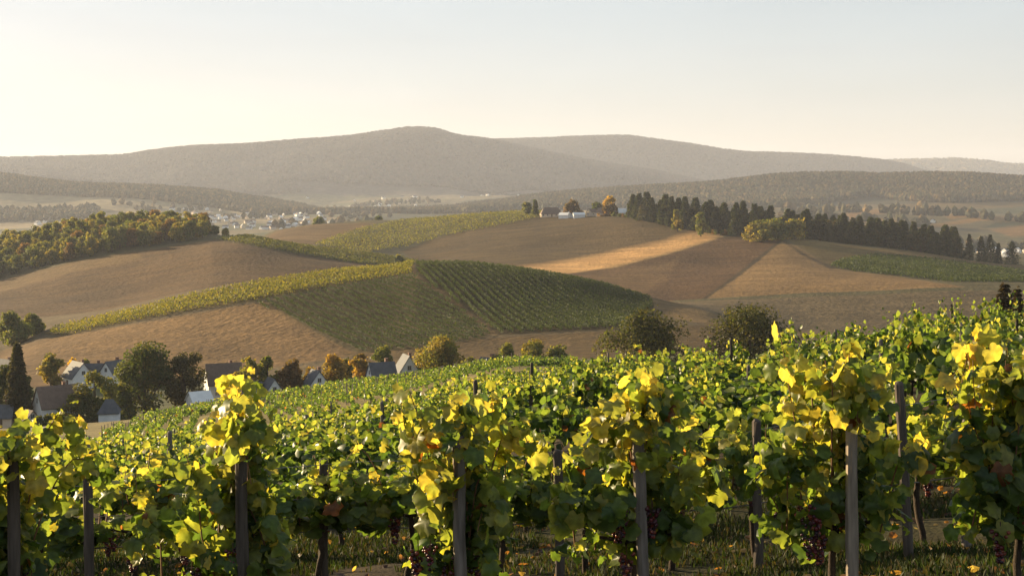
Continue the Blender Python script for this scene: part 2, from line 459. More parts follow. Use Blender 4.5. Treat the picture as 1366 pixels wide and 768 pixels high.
# (polygon in photo pixels, depth range, colour, softness)
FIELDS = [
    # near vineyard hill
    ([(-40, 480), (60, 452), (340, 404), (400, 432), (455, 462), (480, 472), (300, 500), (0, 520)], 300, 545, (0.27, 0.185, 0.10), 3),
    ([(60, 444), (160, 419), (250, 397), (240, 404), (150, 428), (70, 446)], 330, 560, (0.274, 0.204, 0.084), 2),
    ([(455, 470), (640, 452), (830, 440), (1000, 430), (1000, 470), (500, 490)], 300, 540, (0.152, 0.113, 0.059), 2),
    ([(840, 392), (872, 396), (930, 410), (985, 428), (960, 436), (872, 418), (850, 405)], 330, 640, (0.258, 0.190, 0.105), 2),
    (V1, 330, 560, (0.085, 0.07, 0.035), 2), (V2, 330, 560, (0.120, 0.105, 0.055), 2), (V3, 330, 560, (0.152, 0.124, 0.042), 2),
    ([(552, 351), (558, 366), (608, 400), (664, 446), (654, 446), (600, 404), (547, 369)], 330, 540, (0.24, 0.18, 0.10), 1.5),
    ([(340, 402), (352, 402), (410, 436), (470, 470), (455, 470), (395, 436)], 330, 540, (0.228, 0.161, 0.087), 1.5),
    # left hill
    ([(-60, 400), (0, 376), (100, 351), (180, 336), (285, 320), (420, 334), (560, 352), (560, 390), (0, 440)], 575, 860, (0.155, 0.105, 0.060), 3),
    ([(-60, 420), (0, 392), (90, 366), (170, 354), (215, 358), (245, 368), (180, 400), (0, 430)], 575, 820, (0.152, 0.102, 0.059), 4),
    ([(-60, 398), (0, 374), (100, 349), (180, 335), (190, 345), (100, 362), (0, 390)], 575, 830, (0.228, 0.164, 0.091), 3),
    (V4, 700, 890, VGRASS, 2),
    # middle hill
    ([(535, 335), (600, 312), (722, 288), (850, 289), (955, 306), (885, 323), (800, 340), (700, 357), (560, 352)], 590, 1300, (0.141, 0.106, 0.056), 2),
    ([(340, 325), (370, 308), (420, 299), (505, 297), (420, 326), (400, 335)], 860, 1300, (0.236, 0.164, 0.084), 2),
    ([(440, 330), (490, 317), (520, 320), (490, 338)], 860, 1300, (0.122, 0.091, 0.049), 2),  # wedge of shadow between the vine bands, painted as darker ground
    ([(690, 357), (740, 350), (800, 340), (885, 321), (940, 304), (968, 307), (962, 316), (900, 336), (820, 356), (740, 372)], 590, 1200, GOLD_SUNLIT, 7),  # sunlit strip: low sun painted into the field colour
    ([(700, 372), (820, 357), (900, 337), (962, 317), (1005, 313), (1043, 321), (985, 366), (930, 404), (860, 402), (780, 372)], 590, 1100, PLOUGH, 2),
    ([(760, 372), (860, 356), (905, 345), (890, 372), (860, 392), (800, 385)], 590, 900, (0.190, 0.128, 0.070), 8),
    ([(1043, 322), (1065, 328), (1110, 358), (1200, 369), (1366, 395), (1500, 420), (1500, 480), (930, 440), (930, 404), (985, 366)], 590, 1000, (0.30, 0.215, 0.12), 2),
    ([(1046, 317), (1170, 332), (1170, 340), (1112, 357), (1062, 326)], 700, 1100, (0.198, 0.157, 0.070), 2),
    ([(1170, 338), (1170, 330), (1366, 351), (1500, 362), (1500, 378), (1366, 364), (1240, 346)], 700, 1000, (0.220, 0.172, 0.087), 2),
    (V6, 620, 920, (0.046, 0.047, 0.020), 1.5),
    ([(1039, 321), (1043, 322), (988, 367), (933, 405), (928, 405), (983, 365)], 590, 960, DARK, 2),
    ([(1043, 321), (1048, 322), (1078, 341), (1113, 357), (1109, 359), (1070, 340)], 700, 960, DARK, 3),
    # far fields at the right
    ([(1060, 296), (1110, 287), (1180, 277), (1216, 273), (1205, 280), (1150, 290), (1090, 302)], 1450, 3000, (0.40, 0.26, 0.12), 3),
    ([(1120, 306), (1150, 294), (1190, 290), (1215, 296), (1180, 304), (1140, 312)], 1450, 3000, (0.36, 0.25, 0.11), 3),
    ([(1255, 287), (1300, 281), (1318, 283), (1310, 288), (1270, 292)], 1450, 3000, (0.34, 0.22, 0.10), 2),
    ([(1215, 303), (1260, 297), (1310, 288), (1400, 291), (1400, 296), (1310, 294), (1250, 304)], 1450, 3000, (0.36, 0.24, 0.11), 2.5),
    ([(1320, 306), (1366, 300), (1420, 304), (1420, 314), (1350, 316)], 1450, 3000, (0.30, 0.20, 0.10), 3),
    ([(1170, 276), (1240, 271), (1366, 268), (1366, 276), (1250, 281)], 1450, 3000, (0.20, 0.16, 0.075), 3),
]
def patches(x, y, size, seed):
    """patchwork of fields: colour of the nearest of jittered cell centres"""
    gx = x / (size * 1.5); gy = y / size
    ix = np.floor(gx); iy = np.floor(gy)
    best = np.full(x.shape, 1e9); idx = np.zeros(x.shape)
    for dx in (-1, 0, 1):
        for dy in (-1, 0, 1):
            jx = ix + dx; jy = iy + dy
            px = jx + _hash(jx, jy, seed); py = jy + _hash(jx, jy, seed + 1)
            d = np.hypot(px - gx, py - gy)
            m = d < best
            best = np.where(m, d, best)
            idx = np.where(m, _hash(jx, jy, seed + 2), idx)
    return idx
VAL_COL = 0.62 * np.array([(0.34, 0.25, 0.13), (0.20, 0.165, 0.085), (0.13, 0.13, 0.06), (0.42, 0.31, 0.16), (0.16, 0.15, 0.07), (0.26, 0.205, 0.11), (0.10, 0.10, 0.05)])

def cover(x, y, z):
    u = x / np.maximum(y, 1) * F + UH
    v = VH - z * F / np.maximum(y, 1)
    n = len(x)
    c = np.empty((n, 3))
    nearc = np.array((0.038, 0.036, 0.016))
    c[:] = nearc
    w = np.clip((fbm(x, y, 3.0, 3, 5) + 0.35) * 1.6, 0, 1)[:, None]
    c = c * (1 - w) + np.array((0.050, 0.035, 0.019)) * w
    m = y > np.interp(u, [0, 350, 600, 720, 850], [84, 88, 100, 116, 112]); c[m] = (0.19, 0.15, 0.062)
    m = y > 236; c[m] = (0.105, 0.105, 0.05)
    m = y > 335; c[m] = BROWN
    m = y > 575; c[m] = OLIVE
    m = (y > 860) & (u < 345); c[m] = (0.09, 0.08, 0.04)
    m = y > 1380
    if m.any():
        idx = patches(x[m] + 60 * fbm(x[m], y[m], 300, 2, 4), y[m], 190.0, 31)
        c[m] = VAL_COL[np.minimum((idx * len(VAL_COL)).astype(int), len(VAL_COL) - 1)]
    m = (y > 1450) & (y < 2960) & (u > 960)
    if m.any():
        idx = patches(x[m] + 40 * fbm(x[m], y[m], 160, 2, 4), y[m], 85.0, 41)
        rc = np.array([(0.115, 0.085, 0.04), (0.06, 0.06, 0.026), (0.085, 0.075, 0.034), (0.16, 0.115, 0.055), (0.045, 0.05, 0.022), (0.10, 0.08, 0.038)])
        c[m] = rc[np.minimum((idx * 6).astype(int), 5)]
    m = (y > 3080) & (u < 640); c[m] = (0.24, 0.185, 0.10)
    m = (y > 2950) & (u >= 640); c[m] = (0.055, 0.05, 0.028)
    m = (y > 3900) & (y < 5000)
    if m.any():
        idx = patches(x[m], y[m], 300.0, 77)
        c[m] = VAL_COL[np.minimum((idx * len(VAL_COL)).astype(int), len(VAL_COL) - 1)]
    mount = np.array((0.055, 0.047, 0.038))
    w = np.clip((y - 4650 + 500 * fbm(x, y, 500, 3, 91)) / 120, 0, 1)[:, None]
    c = c * (1 - w) + mount * w
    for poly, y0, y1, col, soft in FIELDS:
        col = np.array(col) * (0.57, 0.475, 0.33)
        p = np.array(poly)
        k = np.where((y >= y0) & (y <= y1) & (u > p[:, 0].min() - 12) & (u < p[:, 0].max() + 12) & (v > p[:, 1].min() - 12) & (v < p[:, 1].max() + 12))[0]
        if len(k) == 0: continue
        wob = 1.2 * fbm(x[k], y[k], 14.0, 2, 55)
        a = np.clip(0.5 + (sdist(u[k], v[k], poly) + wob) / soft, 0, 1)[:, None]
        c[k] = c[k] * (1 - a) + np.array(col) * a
    return c

SG = np.unique(np.round(np.concatenate([np.linspace(-0.62, -0.40, 24), np.arange(-0.40, 0.4001, 0.0014), np.linspace(0.40, 0.62, 24)]), 5))
def sheet(name, rows, mat, label):
    rows = np.asarray(rows, float)
    s, yy = np.meshgrid(SG, rows)
    x = s * (yy + 60.0); x = np.where(yy < -40, s * 30, x)
    x = x.ravel(); y = yy.ravel()
    z = ter(x, y)
    mb = MB()
    nr, nc = len(rows), len(SG)
    i = np.arange(nr - 1)[:, None] * nc + np.arange(nc - 1)[None, :]
    i = i.ravel()
    f = np.stack([i, i + 1, i + nc + 1, i + nc], 1)
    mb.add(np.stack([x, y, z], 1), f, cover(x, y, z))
    o = mb.build(name, mat, smooth=True)
    tag(o, label, kind='structure')
    return o
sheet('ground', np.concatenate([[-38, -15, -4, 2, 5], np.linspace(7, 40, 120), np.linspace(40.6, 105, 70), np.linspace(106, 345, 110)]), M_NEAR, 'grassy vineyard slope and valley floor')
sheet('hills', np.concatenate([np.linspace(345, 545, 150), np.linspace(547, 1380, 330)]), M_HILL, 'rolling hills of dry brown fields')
sheet('valley_floor', np.linspace(1380, 4000, 170), M_VALLEY, 'hazy valley floor with small fields')
sheet('mountains', np.concatenate([np.linspace(4000, 7500, 170), np.linspace(7550, 12150, 60)]), M_MOUNT, 'long wooded mountain ridges')

# ------------------------------------------------------------------ haze
hz = MB()
hz.box(0, 6000, 110, 17000, 12800, 480)
m, t, out = newmat('haze_air')
pv = N(t, 'ShaderNodeVolumePrincipled')
pv.inputs['Color'].default_value = (0.80, 0.85, 1.0, 1)
pv.inputs['Density'].default_value = 0.000065
pv.inputs['Anisotropy'].default_value = 0.15
t.links.new(pv.outputs[0], out.inputs['Volume'])
tag(hz.build('haze', m), 'pale warm haze filling the valley', 'haze', kind='stuff')

# ------------------------------------------------------------------ country road
def ribbon(name, pts, width, mat, label, lift=0.05):
    p = np.array([at(u, Y)[:2] for u, Y in pts])
    d = np.concatenate([[0], np.cumsum(np.hypot(*np.diff(p, axis=0).T))])
    s = np.arange(0, d[-1], 1.5)
    x = pchip(d, p[:, 0], s); y = pchip(d, p[:, 1], s)
    tx, ty = np.gradient(x), np.gradient(y); L = np.hypot(tx, ty)
    nx, ny = -ty / L, tx / L
    V = []
    for k in np.linspace(-0.5, 0.5, 7):
        X, Y = x + nx * k * width, y + ny * k * width
        V.append(np.stack([X, Y, ter(X, Y) + lift], 1))
    V = np.stack(V, 1); n, m_, _ = V.shape
    i = (np.arange(n - 1)[:, None] * m_ + np.arange(m_ - 1)[None, :]).ravel()
    mb = MB(); mb.add(V.reshape(-1, 3), np.stack([i, i + 1, i + m_ + 1, i + m_], 1))
    return tag(mb.build(name, mat, smooth=True), label, kind='structure')
ribbon('country_road', [(-160, 178), (-60, 195), (20, 212), (80, 232), (130, 250), (170, 264), (260, 276)], 5.5, M_ROAD, 'pale farm road below the hedge')

# ------------------------------------------------------------------ leaves and vines
def leaf_template(n_out, seed):
    """a grape leaf: broad, five shallow lobes, notch at the stalk; tip along +y, stalk end near the origin"""
    rg = np.random.default_rng(seed)
    th = np.linspace(0, 2 * math.pi, n_out, endpoint=False)         # 0 = tip
    r = 0.45 + 0.040 * np.cos(5 * th) + 0.02 * np.cos(th)
    r = r * (1 - 0.42 * np.exp(-((th - math.pi) / 0.28) ** 2))
    r = r + 0.028 * (rg.random(n_out) - 0.5) * 2 + 0.014 * (np.arange(n_out) % 2 * 2 - 1)
    px = np.sin(th) * r * 1.08; py = np.cos(th) * r + 0.38
    k = n_out // 2
    ix, iy = px[::2] * 0.55, (py[::2] - 0.3) * 0.55 + 0.3
    x = np.concatenate([[0], ix, px]); y = np.concatenate([[0.3], iy, py])
    rr = np.hypot(x, y - 0.38)
    z = -0.55 * rr ** 2 + 0.16 * np.abs(x) - 0.35 * np.maximum(y - 0.45, 0) ** 1.5 + 0.05 * np.sin(7 * np.arctan2(x, y - 0.3)) * rr * 2
    z = z + 0.02 * (rg.random(len(x)) - 0.5)
    f = []
    for i in range(k):
        f.append([0, 1 + (i + 1) % k, 1 + i])
    for i in range(k):
        a, b = 1 + i, 1 + (i + 1) % k
        o0, o1, o2 = 1 + k + 2 * i, 1 + k + 2 * i + 1, 1 + k + (2 * i + 2) % n_out
        f += [[a, o1, o0], [a, b, o1], [b, o2, o1]]
    return np.stack([x, y, z], 1), np.array(f)
LEAF_HI = [leaf_template(26, s) for s in range(4)]
def leaf_lo(seed):
    rg = np.random.default_rng(seed)
    th = np.array([0, 0.75, 1.7, 2.6, 3.68, 4.58, 5.53])
    r = np.array([0.50, 0.42, 0.47, 0.36, 0.36, 0.47, 0.42]) * (0.9 + 0.2 * rg.random(7))
    x = np.concatenate([[0], np.sin(th) * r * 1.05]); y = np.concatenate([[0.3], np.cos(th) * r + 0.38])
    z = np.concatenate([[0.0], -0.13 + 0.1 * np.abs(np.sin(th)) - 0.1 * rg.random(7)])
    f = np.array([[0, 1 + (i + 1) % 7, 1 + i] for i in range(7)])
    return np.stack([x, y, z], 1), f
LEAF_LO = [leaf_lo(s) for s in range(4)]
QUAD = (np.array([[0, 0, 0], [0.5, 0.42, 0.09], [0, 1, -0.1], [-0.5, 0.42, 0.09]]), np.array([[0, 1, 2, 3]]))

def add_leaves(mb, cen, nor, tip, size, col, tmpls, rng):
    """many leaves: nor = blade normal, tip = rough direction of the leaf tip"""
    nor = nor / (np.linalg.norm(nor, axis=1)[:, None] + 1e-9)
    tip = tip - nor * (tip * nor).sum(1)[:, None]
    tip /= np.linalg.norm(tip, axis=1)[:, None] + 1e-9
    sx = np.cross(tip, nor)
    which = rng.integers(0, len(tmpls), len(cen))
    for k, (tv, tf) in enumerate(tmpls):
        w = np.where(which == k)[0]
        if len(w) == 0: continue
        curl = rng.uniform(0.3, 2.3, len(w)) * np.where(rng.random(len(w)) < 0.12, -1, 1)
        wid = rng.uniform(0.82, 1.1, len(w))
        V = (tv[None, :, 0, None] * (sx[w] * wid[:, None])[:, None, :] + (tv[None, :, 1, None] - 0.1) * tip[w][:, None, :]
             + tv[None, :, 2, None] * (nor[w] * curl[:, None])[:, None, :]) * size[w][:, None, None] + cen[w][:, None, :]
        nv = len(tv)
        Fc = (tf[None] + (np.arange(len(w)) * nv)[:, None, None]).reshape(-1, tf.shape[1])
        cc = np.repeat(col[w][:, None, :], nv, 1)
        if nv > 20:       # paler veins from the stalk, turning margins on some leaves
            ring = np.clip(np.hypot(tv[:, 0], tv[:, 1] - 0.38) / 0.47, 0, 1)
            edge = (ring ** 2)[None, :, None] * (rng.random(len(w)) ** 2)[:, None, None]
            cc = cc * (1 + edge * np.array([0.9, 0.45, -0.2]))
            vein = (np.cos(5 * np.arctan2(tv[:, 0], tv[:, 1] - 0.1)) > 0.5)[None, :, None] * 0.18
            cc = cc * (1 + vein) * (1 + 0.25 * (rng.random((len(w), nv)) - 0.5))[..., None]
        mb.add(V.reshape(-1, 3), Fc, cc.reshape(-1, 3))

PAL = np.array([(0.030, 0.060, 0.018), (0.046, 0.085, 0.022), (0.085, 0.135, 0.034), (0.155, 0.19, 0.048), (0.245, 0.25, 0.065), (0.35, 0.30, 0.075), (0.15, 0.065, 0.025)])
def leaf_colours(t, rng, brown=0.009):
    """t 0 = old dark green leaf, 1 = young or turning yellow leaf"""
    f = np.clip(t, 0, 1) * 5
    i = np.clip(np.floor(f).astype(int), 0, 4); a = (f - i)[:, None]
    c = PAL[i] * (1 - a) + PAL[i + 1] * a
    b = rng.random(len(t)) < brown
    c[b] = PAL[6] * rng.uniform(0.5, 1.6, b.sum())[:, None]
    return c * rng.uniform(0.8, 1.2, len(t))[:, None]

def ico(r, sub=1):
    t = (1 + 5 ** 0.5) / 2
    v = np.array([[-1, t, 0], [1, t, 0], [-1, -t, 0], [1, -t, 0], [0, -1, t], [0, 1, t], [0, -1, -t], [0, 1, -t], [t, 0, -1], [t, 0, 1], [-t, 0, -1], [-t, 0, 1]], float)
    f = [[0, 11, 5], [0, 5, 1], [0, 1, 7], [0, 7, 10], [0, 10, 11], [1, 5, 9], [5, 11, 4], [11, 10, 2], [10, 7, 6], [7, 1, 8],
         [3, 9, 4], [3, 4, 2], [3, 2, 6], [3, 6, 8], [3, 8, 9], [4, 9, 5], [2, 4, 11], [6, 2, 10], [8, 6, 7], [9, 8, 1]]
    v = [p / np.linalg.norm(p) for p in v]
    for _ in range(sub):
        mid = {}; nf = []
        def mp(a, b):
            k = (min(a, b), max(a, b))
            if k not in mid:
                p = v[a] + v[b]; v.append(p / np.linalg.norm(p)); mid[k] = len(v) - 1
            return mid[k]
        for a, b, c in f:
            x, y, z = mp(a, b), mp(b, c), mp(c, a)
            nf += [[a, x, z], [b, y, x], [c, z, y], [x, y, z]]
        f = nf
    return np.array(v) * r, np.array(f)

def grape_mesh(seed):
    rg = np.random.default_rng(seed)
    mb = MB(); sv, sf = ico(1.0, 1)
    for k in range(46):
        z = -0.20 * rg.random() ** 0.8
        rad = 0.062 * (1 + z / 0.27)
        a = rg.random() * 6.283
        p = np.array([math.cos(a) * rad * rg.uniform(0.6, 1), math.sin(a) * rad * rg.uniform(0.6, 1), z])
        col = np.array([(0.10, 0.016, 0.018), (0.055, 0.012, 0.02), (0.19, 0.045, 0.02), (0.03, 0.01, 0.018)])[rg.integers(0, 4)] * rg.uniform(0.7, 1.3)
        mb.add(sv * rg.uniform(0.0115, 0.0155) + p, sf, col)
    mb.tube([(0, 0, 0.05), (0.004, 0, 0.0), (0, 0, -0.12)], [0.004, 0.004, 0.002], 4, (0.08, 0.05, 0.02))
    return mb.mesh('grape_bunch', M_GRAPE, smooth=True)
GRAPES = [grape_mesh(s) for s in range(3)]

def vine_meshes(seed,  h=1.6, w=1.15, dep=0.42, nleaf=260, size=0.15, z0=0.55, tmpl=LEAF_HI, gap_x=None, yellow=0.0, nshoot=10, hi=True, arch=0.35, front=False):
    """foliage, canes and trunk of one vine, its row along x"""
    rg = np.random.default_rng(seed)
    fol, cane, trk = MB(), MB(), MB()
    # trunk
    tz = np.linspace(0, z0 + 0.15, 7)
    tx = np.cumsum(rg.normal(0, 0.016, 7)); ty = np.cumsum(rg.normal(0, 0.012, 7)); tx -= tx[0]; ty -= ty[0]
    trk.tube(np.stack([tx, ty, tz], 1), np.linspace(0.034, 0.024, 7), 7, (0.5, 0.5, 0.5), 0.35, rg)
    for sgn in (-1, 1):          # two arms along the wire
        px = np.linspace(0, 0.42 * w, 5) * sgn
        trk.tube(np.stack([tx[-1] + px, ty[-1] + 0 * px, tz[-1] + 0.05 * np.sin(np.abs(px) * 4)], 1), np.linspace(0.02, 0.01, 5), 5, (0.5, 0.5, 0.5), 0.3, rg)
    cen, nor, tip, siz, tt = [], [], [], [], []
    per = nleaf // nshoot
    for s in range(nshoot):
        x0 = ((s + 0.5) / nshoot - 0.5) * w + rg.normal(0, 0.05)
        if front: x0 = rg.normal(0, 0.24 * w)
        top = h * (0.62 + 0.46 * math.exp(-(x0 / (0.30 * w)) ** 2)) * rg.uniform(0.82, 1.16)
        droop = rg.random() < arch
        side = rg.choice([-1, 1])
        n = 9
        q = np.linspace(0, 1, n)
        if droop:
            zz = z0 + 0.1 + (top - z0) * (0.85 * np.sin(q * 2.3)); yy = side * (0.06 + 0.55 * dep * q * 1.3); xx = x0 + rg.normal(0, 0.22) * q
        else:
            zz = z0 + 0.1 + (top - z0 - 0.1) * q; yy = rg.normal(0, 0.10) * q + side * 0.05; xx = x0 + rg.normal(0, 0.14) * q + 0.03 * np.sin(q * 6 + s)
        pts = np.stack([xx, yy + 0 * q, zz], 1)
        if hi: cane.tube(pts, np.linspace(0.007, 0.003, n), 4, (0.5, 0.5, 0.5))
        ql = rg.random(per) ** 0.9
        base = np.stack([np.interp(ql, q, pts[:, k]) for k in range(3)], 1)
        ang = rg.random(per) * 2 * math.pi
        spread = rg.uniform(0.03, 0.75, per) * dep * (1.0 - 0.45 * ql)
        off = np.stack([np.cos(ang) * spread * 0.8, np.sin(ang) * spread, rg.normal(0, 0.05, per)], 1)
        c = base + off
        nn = np.stack([np.cos(ang) * 0.5, np.sin(ang) * 1.0, 0.45 + 0 * ang], 1) + rg.normal(0, 0.5, (per, 3))
        tp = np.stack([np.cos(ang) * 0.4, np.sin(ang) * 0.5, -0.8 + 0 * ang], 1) + rg.normal(0, 0.4, (per, 3))
        sz = size * rg.uniform(0.5, 1.35, per) * (1.08 - (0.12 if front else 0.5) * np.clip((c[:, 2] / h - 0.75) * 3, 0, 1))
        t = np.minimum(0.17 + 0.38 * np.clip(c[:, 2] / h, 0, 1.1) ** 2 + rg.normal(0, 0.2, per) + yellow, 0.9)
        if gap_x is not None:    # the stake shows in front of the leaves
            gx, gy, gz = gap_x
            k = ~((np.abs(c[:, 0] - gx) < 0.10) & (c[:, 1] < gy + 0.05) & (c[:, 2] < gz))
            c, nn, tp, sz, t = c[k], nn[k], tp[k], sz[k], t[k]
        cen.append(c); nor.append(nn); tip.append(tp); siz.append(sz); tt.append(t)
    if front and gap_x is not None:      # leaves tied over the head of the stake
        k = 46; gx, gy, gz = gap_x
        cen.append(np.stack([gx + rg.normal(0, 0.11, k), gy + rg.normal(-0.04, 0.09, k), gz + 0.20 + rg.normal(0.0, 0.10, k)], 1))
        nor.append(rg.normal(0, 0.6, (k, 3)) + np.array([0, -0.8, 0.5])); tip.append(rg.normal(0, 0.4, (k, 3)) + np.array([0, -0.3, -0.8]))
        siz.append(size * rg.uniform(0.6, 1.3, k)); tt.append(0.55 + rg.normal(0, 0.22, k))
    cen, nor, tip, siz, tt = [np.concatenate(a) for a in (cen, nor, tip, siz, tt)]
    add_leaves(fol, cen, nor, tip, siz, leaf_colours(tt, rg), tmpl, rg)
    out = [('foliage', fol.mesh('foliage', M_VINE, smooth=True)), ('trunk', trk.mesh('trunk', M_VBARK, smooth=True))]
    if hi: out.append(('cane', cane.mesh('cane', M_SHOOT, smooth=True)))
    return out

def add_bunches(o, rg, n, xw, zlo, zhi, yoff=-0.18):
    for k in range(n):
        g = bpy.data.objects.new('grape_bunch', GRAPES[k % 3])
        C.objects.link(g); g.parent = o
        g.location = (rg.uniform(-xw, xw), yoff + rg.normal(0, 0.05), rg.uniform(zlo, zhi))
        g.rotation_euler = (0, 0, rg.uniform(0, 6)); s = rg.uniform(0.8, 1.2); g.scale = (s, s, s)

def post_mesh(seed, h, r, col, wob=0.004):
    rg = np.random.default_rng(seed)
    mb = MB(); n = 9
    zz = np.concatenate([np.linspace(-0.15, h - 0.02, n - 1), [h]])
    pts = np.stack([np.cumsum(rg.normal(0, wob, n)), np.cumsum(rg.normal(0, wob, n)), zz], 1)
    rad = r * np.linspace(1.05, 0.92, n); rad[-1] *= 0.82
    mb.tube(pts, rad, 9, col, 0.16, rg)
    return mb.mesh('vineyard_stake', M_POST)

GREY = (0.16, 0.135, 0.115); DK = (0.085, 0.068, 0.055); PALE = (0.25, 0.205, 0.16)
def stake(x, y, h, r, col, seed, label, lean=0.0, group='wooden vineyard stakes', me=None, leany=0.0):
    o = bpy.data.objects.new('vineyard_stake', me or post_mesh(seed, h, r, col))
    C.objects.link(o)
    o.location = (x, y, float(ter(x, y)))
    o.rotation_euler = (leany, lean, seed * 1.3 if me else 0)
    return tag(o, label, 'stake', group)

def px(u, Y): return (u - UH) / F * Y
def zrow(v, Y): return -(v - VH) * Y / F

rg = np.random.default_rng(11)
# the front line: separate bushy vines, each tied to its own stake
# (column, top row, width m, depth, stake column, stake top row, stake colour, lean, yellow, words for vine, words for stake)
FRONT = [
    (10, 545, 0.50, 9.6, 20, 596, DK, 0.0, 0.05, 'cut-off bushy vine at the left end of the front row, dark leaves below yellow tips', 'dark stake inside the bushy vine at the left edge'),
    (308, 508, 0.66, 9.8, 328, 566, DK, -0.005, 0.12, 'tall bushy vine with large yellow leaves on its left side, tied to a dark stake', 'dark stake in the tall yellow vine in front of the white-roofed house'),
    (604, 512, 0.5, 9.7, 621, 562, GREY, -0.03, 0.10, 'narrow bushy vine with a broad yellow crest and dark grapes at its foot', 'grey weathered stake leaning slightly in the narrow vine with the broad yellow crest'),
    (846, 497, 0.66, 9.9, 863, 548, GREY, -0.04, 0.10, 'front vine with two orange-yellow crests and grapes beside its grey stake', 'grey stake under the vine with two orange-yellow crests'),
    (1110, 466, 0.72, 10.0, 1138, 524, PALE, 0.0, 0.10, 'tall front vine with red-brown shoot tips, tied to the pale stake', 'pale sunlit stake, palest in the front row'),
    (1350, 428, 0.64, 9.8, 1392, 500, DK, 0.0, 0.08, 'highest front vine, at the right end of its row, red grapes under it', None),
]
for i, (u, vt, w, Y, us, vs, col, lean, yel, lab, slab) in enumerate(FRONT):
    x = px(u, Y); z = float(ter(x, Y))
    h = (zrow(vt, Y) - z) / 1.17
    xs = px(us, Y - 0.2)
    zs = zrow(vs, Y - 0.2) - float(ter(xs, Y - 0.2))
    parts = vine_meshes(100 + i, h, w * 1.15, 0.36, 700, 0.128, 0.5, LEAF_HI, (xs - x, -0.2, zs - 0.16), yel, 15, True, 0.4, True)
    o = inst('grapevine', (x, Y, z), 0.05, (1, 1, 1), parts, lab, 'grapevine', 'bushy vines of the front row')
    add_bunches(o, rg, 5, 0.25, 0.62, 0.95, -0.2)
    if slab: stake(xs, Y - 0.2, zs, 0.044, col, 300 + i, slab, lean)

# second row: continuous, trained on wires, grapes hanging under the leaves
ROW_TILT = 0.10
def rowy(Y0, x): return Y0 + ROW_TILT * x
VB = [vine_meshes(200 + k, 1.5, 1.05, 0.40, 250, 0.155, 0.62, LEAF_HI, None, 0.02, 10, True, 0.4) for k in range(6)]
VC = [vine_meshes(230 + k, 1.5, 1.15, 0.45, 250, 0.155, 0.6, LEAF_LO, None, -0.05, 10, False, 0.35) for k in range(6)]
def hfac(u): return np.interp(u, [0, 350, 700, 1000, 1366], [0.76, 0.81, 0.87, 0.94, 1.08])
ORD = ['first', 'second', 'third', 'fourth', 'fifth', 'sixth', 'seventh', 'eighth', 'ninth', 'tenth', 'eleventh', 'twelfth', 'thirteenth']
TWORDS = {}
n_vine = len(FRONT)
nb = 0
for k in range(-4, 12):
    x = (k - 3.2) * 0.86 + rg.normal(0, 0.05)
    Y = rowy(13.6, x)
    if abs(x) > 0.39 * Y: continue
    u = x / Y * F + UH
    s = hfac(u) * rg.uniform(0.94, 1.06)
    lab = ORD[nb] + ' vine from the left in the second row, green and yellow leaves on wires'
    o = inst('grapevine', (x, Y, float(ter(x, Y))), math.atan(ROW_TILT) + (math.pi if rg.random() < 0.5 else 0), (1, 1, s), VB[nb % 6], lab, 'grapevine', 'wire-trained vines of the second row')
    add_bunches(o, rg, 4, 0.45, 0.55, 0.82, rg.choice([-1, 1]) * 0.12)
    nb += 1; n_vine += 1
# stakes of the second row
for u, Y, vs, col, lean, lab in [
    (120, 12.6, 604, DK, -0.02, 'dark stake standing free between the left-edge vine and the tall yellow vine'),
    (432, 13.5, 612, DK, 0.01, 'dark stake half hidden in second-row leaves right of the tall yellow vine'),
    (748, 13.2, 600, DK, -0.02, 'thin dark stake midway between the two grey stakes of the front row'),
    (1213, 12.6, 510, DK, -0.045, 'thick dark stake leaning left, beside the pale stake'),
    (1290, 13.3, 560, GREY, 0.0, 'stake under the red grapes near the right edge'),
    (1012, 13.4, 560, DK, 0.0, 'thin dark stake left of the tall front vine with red-brown shoots')]:
    x = px(u, Y)
    stake(x, Y, zrow(vs, Y) - float(ter(x, Y)), 0.045, col, int(u), lab, lean)

# rows behind, down the slope; about the first 300 vines are things, the rest one mass
ORDROW = ['third', 'fourth', 'fifth', 'sixth', 'seventh', 'eighth', 'ninth', 'tenth', 'eleventh', 'twelfth', 'thirteenth', 'fourteenth', 'fifteenth', 'sixteenth', 'seventeenth', 'eighteenth', 'nineteenth', 'twentieth']
rows = []
Y0 = 17.3
while Y0 < 150:
    rows.append(Y0); Y0 += 3.8
stuff_pos = []
mid_stakes = []
for ri, Y0 in enumerate(rows):
    xs = np.arange(-0.47 * Y0 - 4, 0.47 * Y0 + 4, 1.12)
    for j, x in enumerate(xs):
        x = x + rg.normal(0, 0.06)
        Y = rowy(Y0, x)
        u = x / Y * F + UH
        if u < -170 or u > 1600: continue
        inframe = -40 < u < 1406
        if Y > np.interp(u, [0, 350, 600, 720, 850, 1000, 1366], [80, 84, 97, 113, 90, 66, 58]): continue
        if Y > 24 and u < 820 and rg.random() < 0.09: continue
        s = float(hfac(u)) * rg.uniform(0.8, 1.22) * (1 + 0.3 * float(fbm(np.array([x]), np.array([Y]), 7.0, 2, 19)[0]))
        z = float(ter(x, Y))
        if j % 4 == 0 and inframe: mid_stakes.append((x, Y, (1.58 if u < 820 else 1.45) * s * rg.uniform(0.95, 1.12)))
        if inframe and n_vine < 298 and ri < 12:
            lab = 'leafy vine of the %s row back from the front' % ORDROW[ri]
            inst('grapevine', (x, Y, z), math.atan(ROW_TILT) + (math.pi if rg.random() < 0.5 else 0), (1, 1, s), VC[rg.integers(0, 6)], lab, 'grapevine', 'vines of the %s row' % ORDROW[ri])
            n_vine += 1
        else:
            stuff_pos.append((x, Y, z, s))

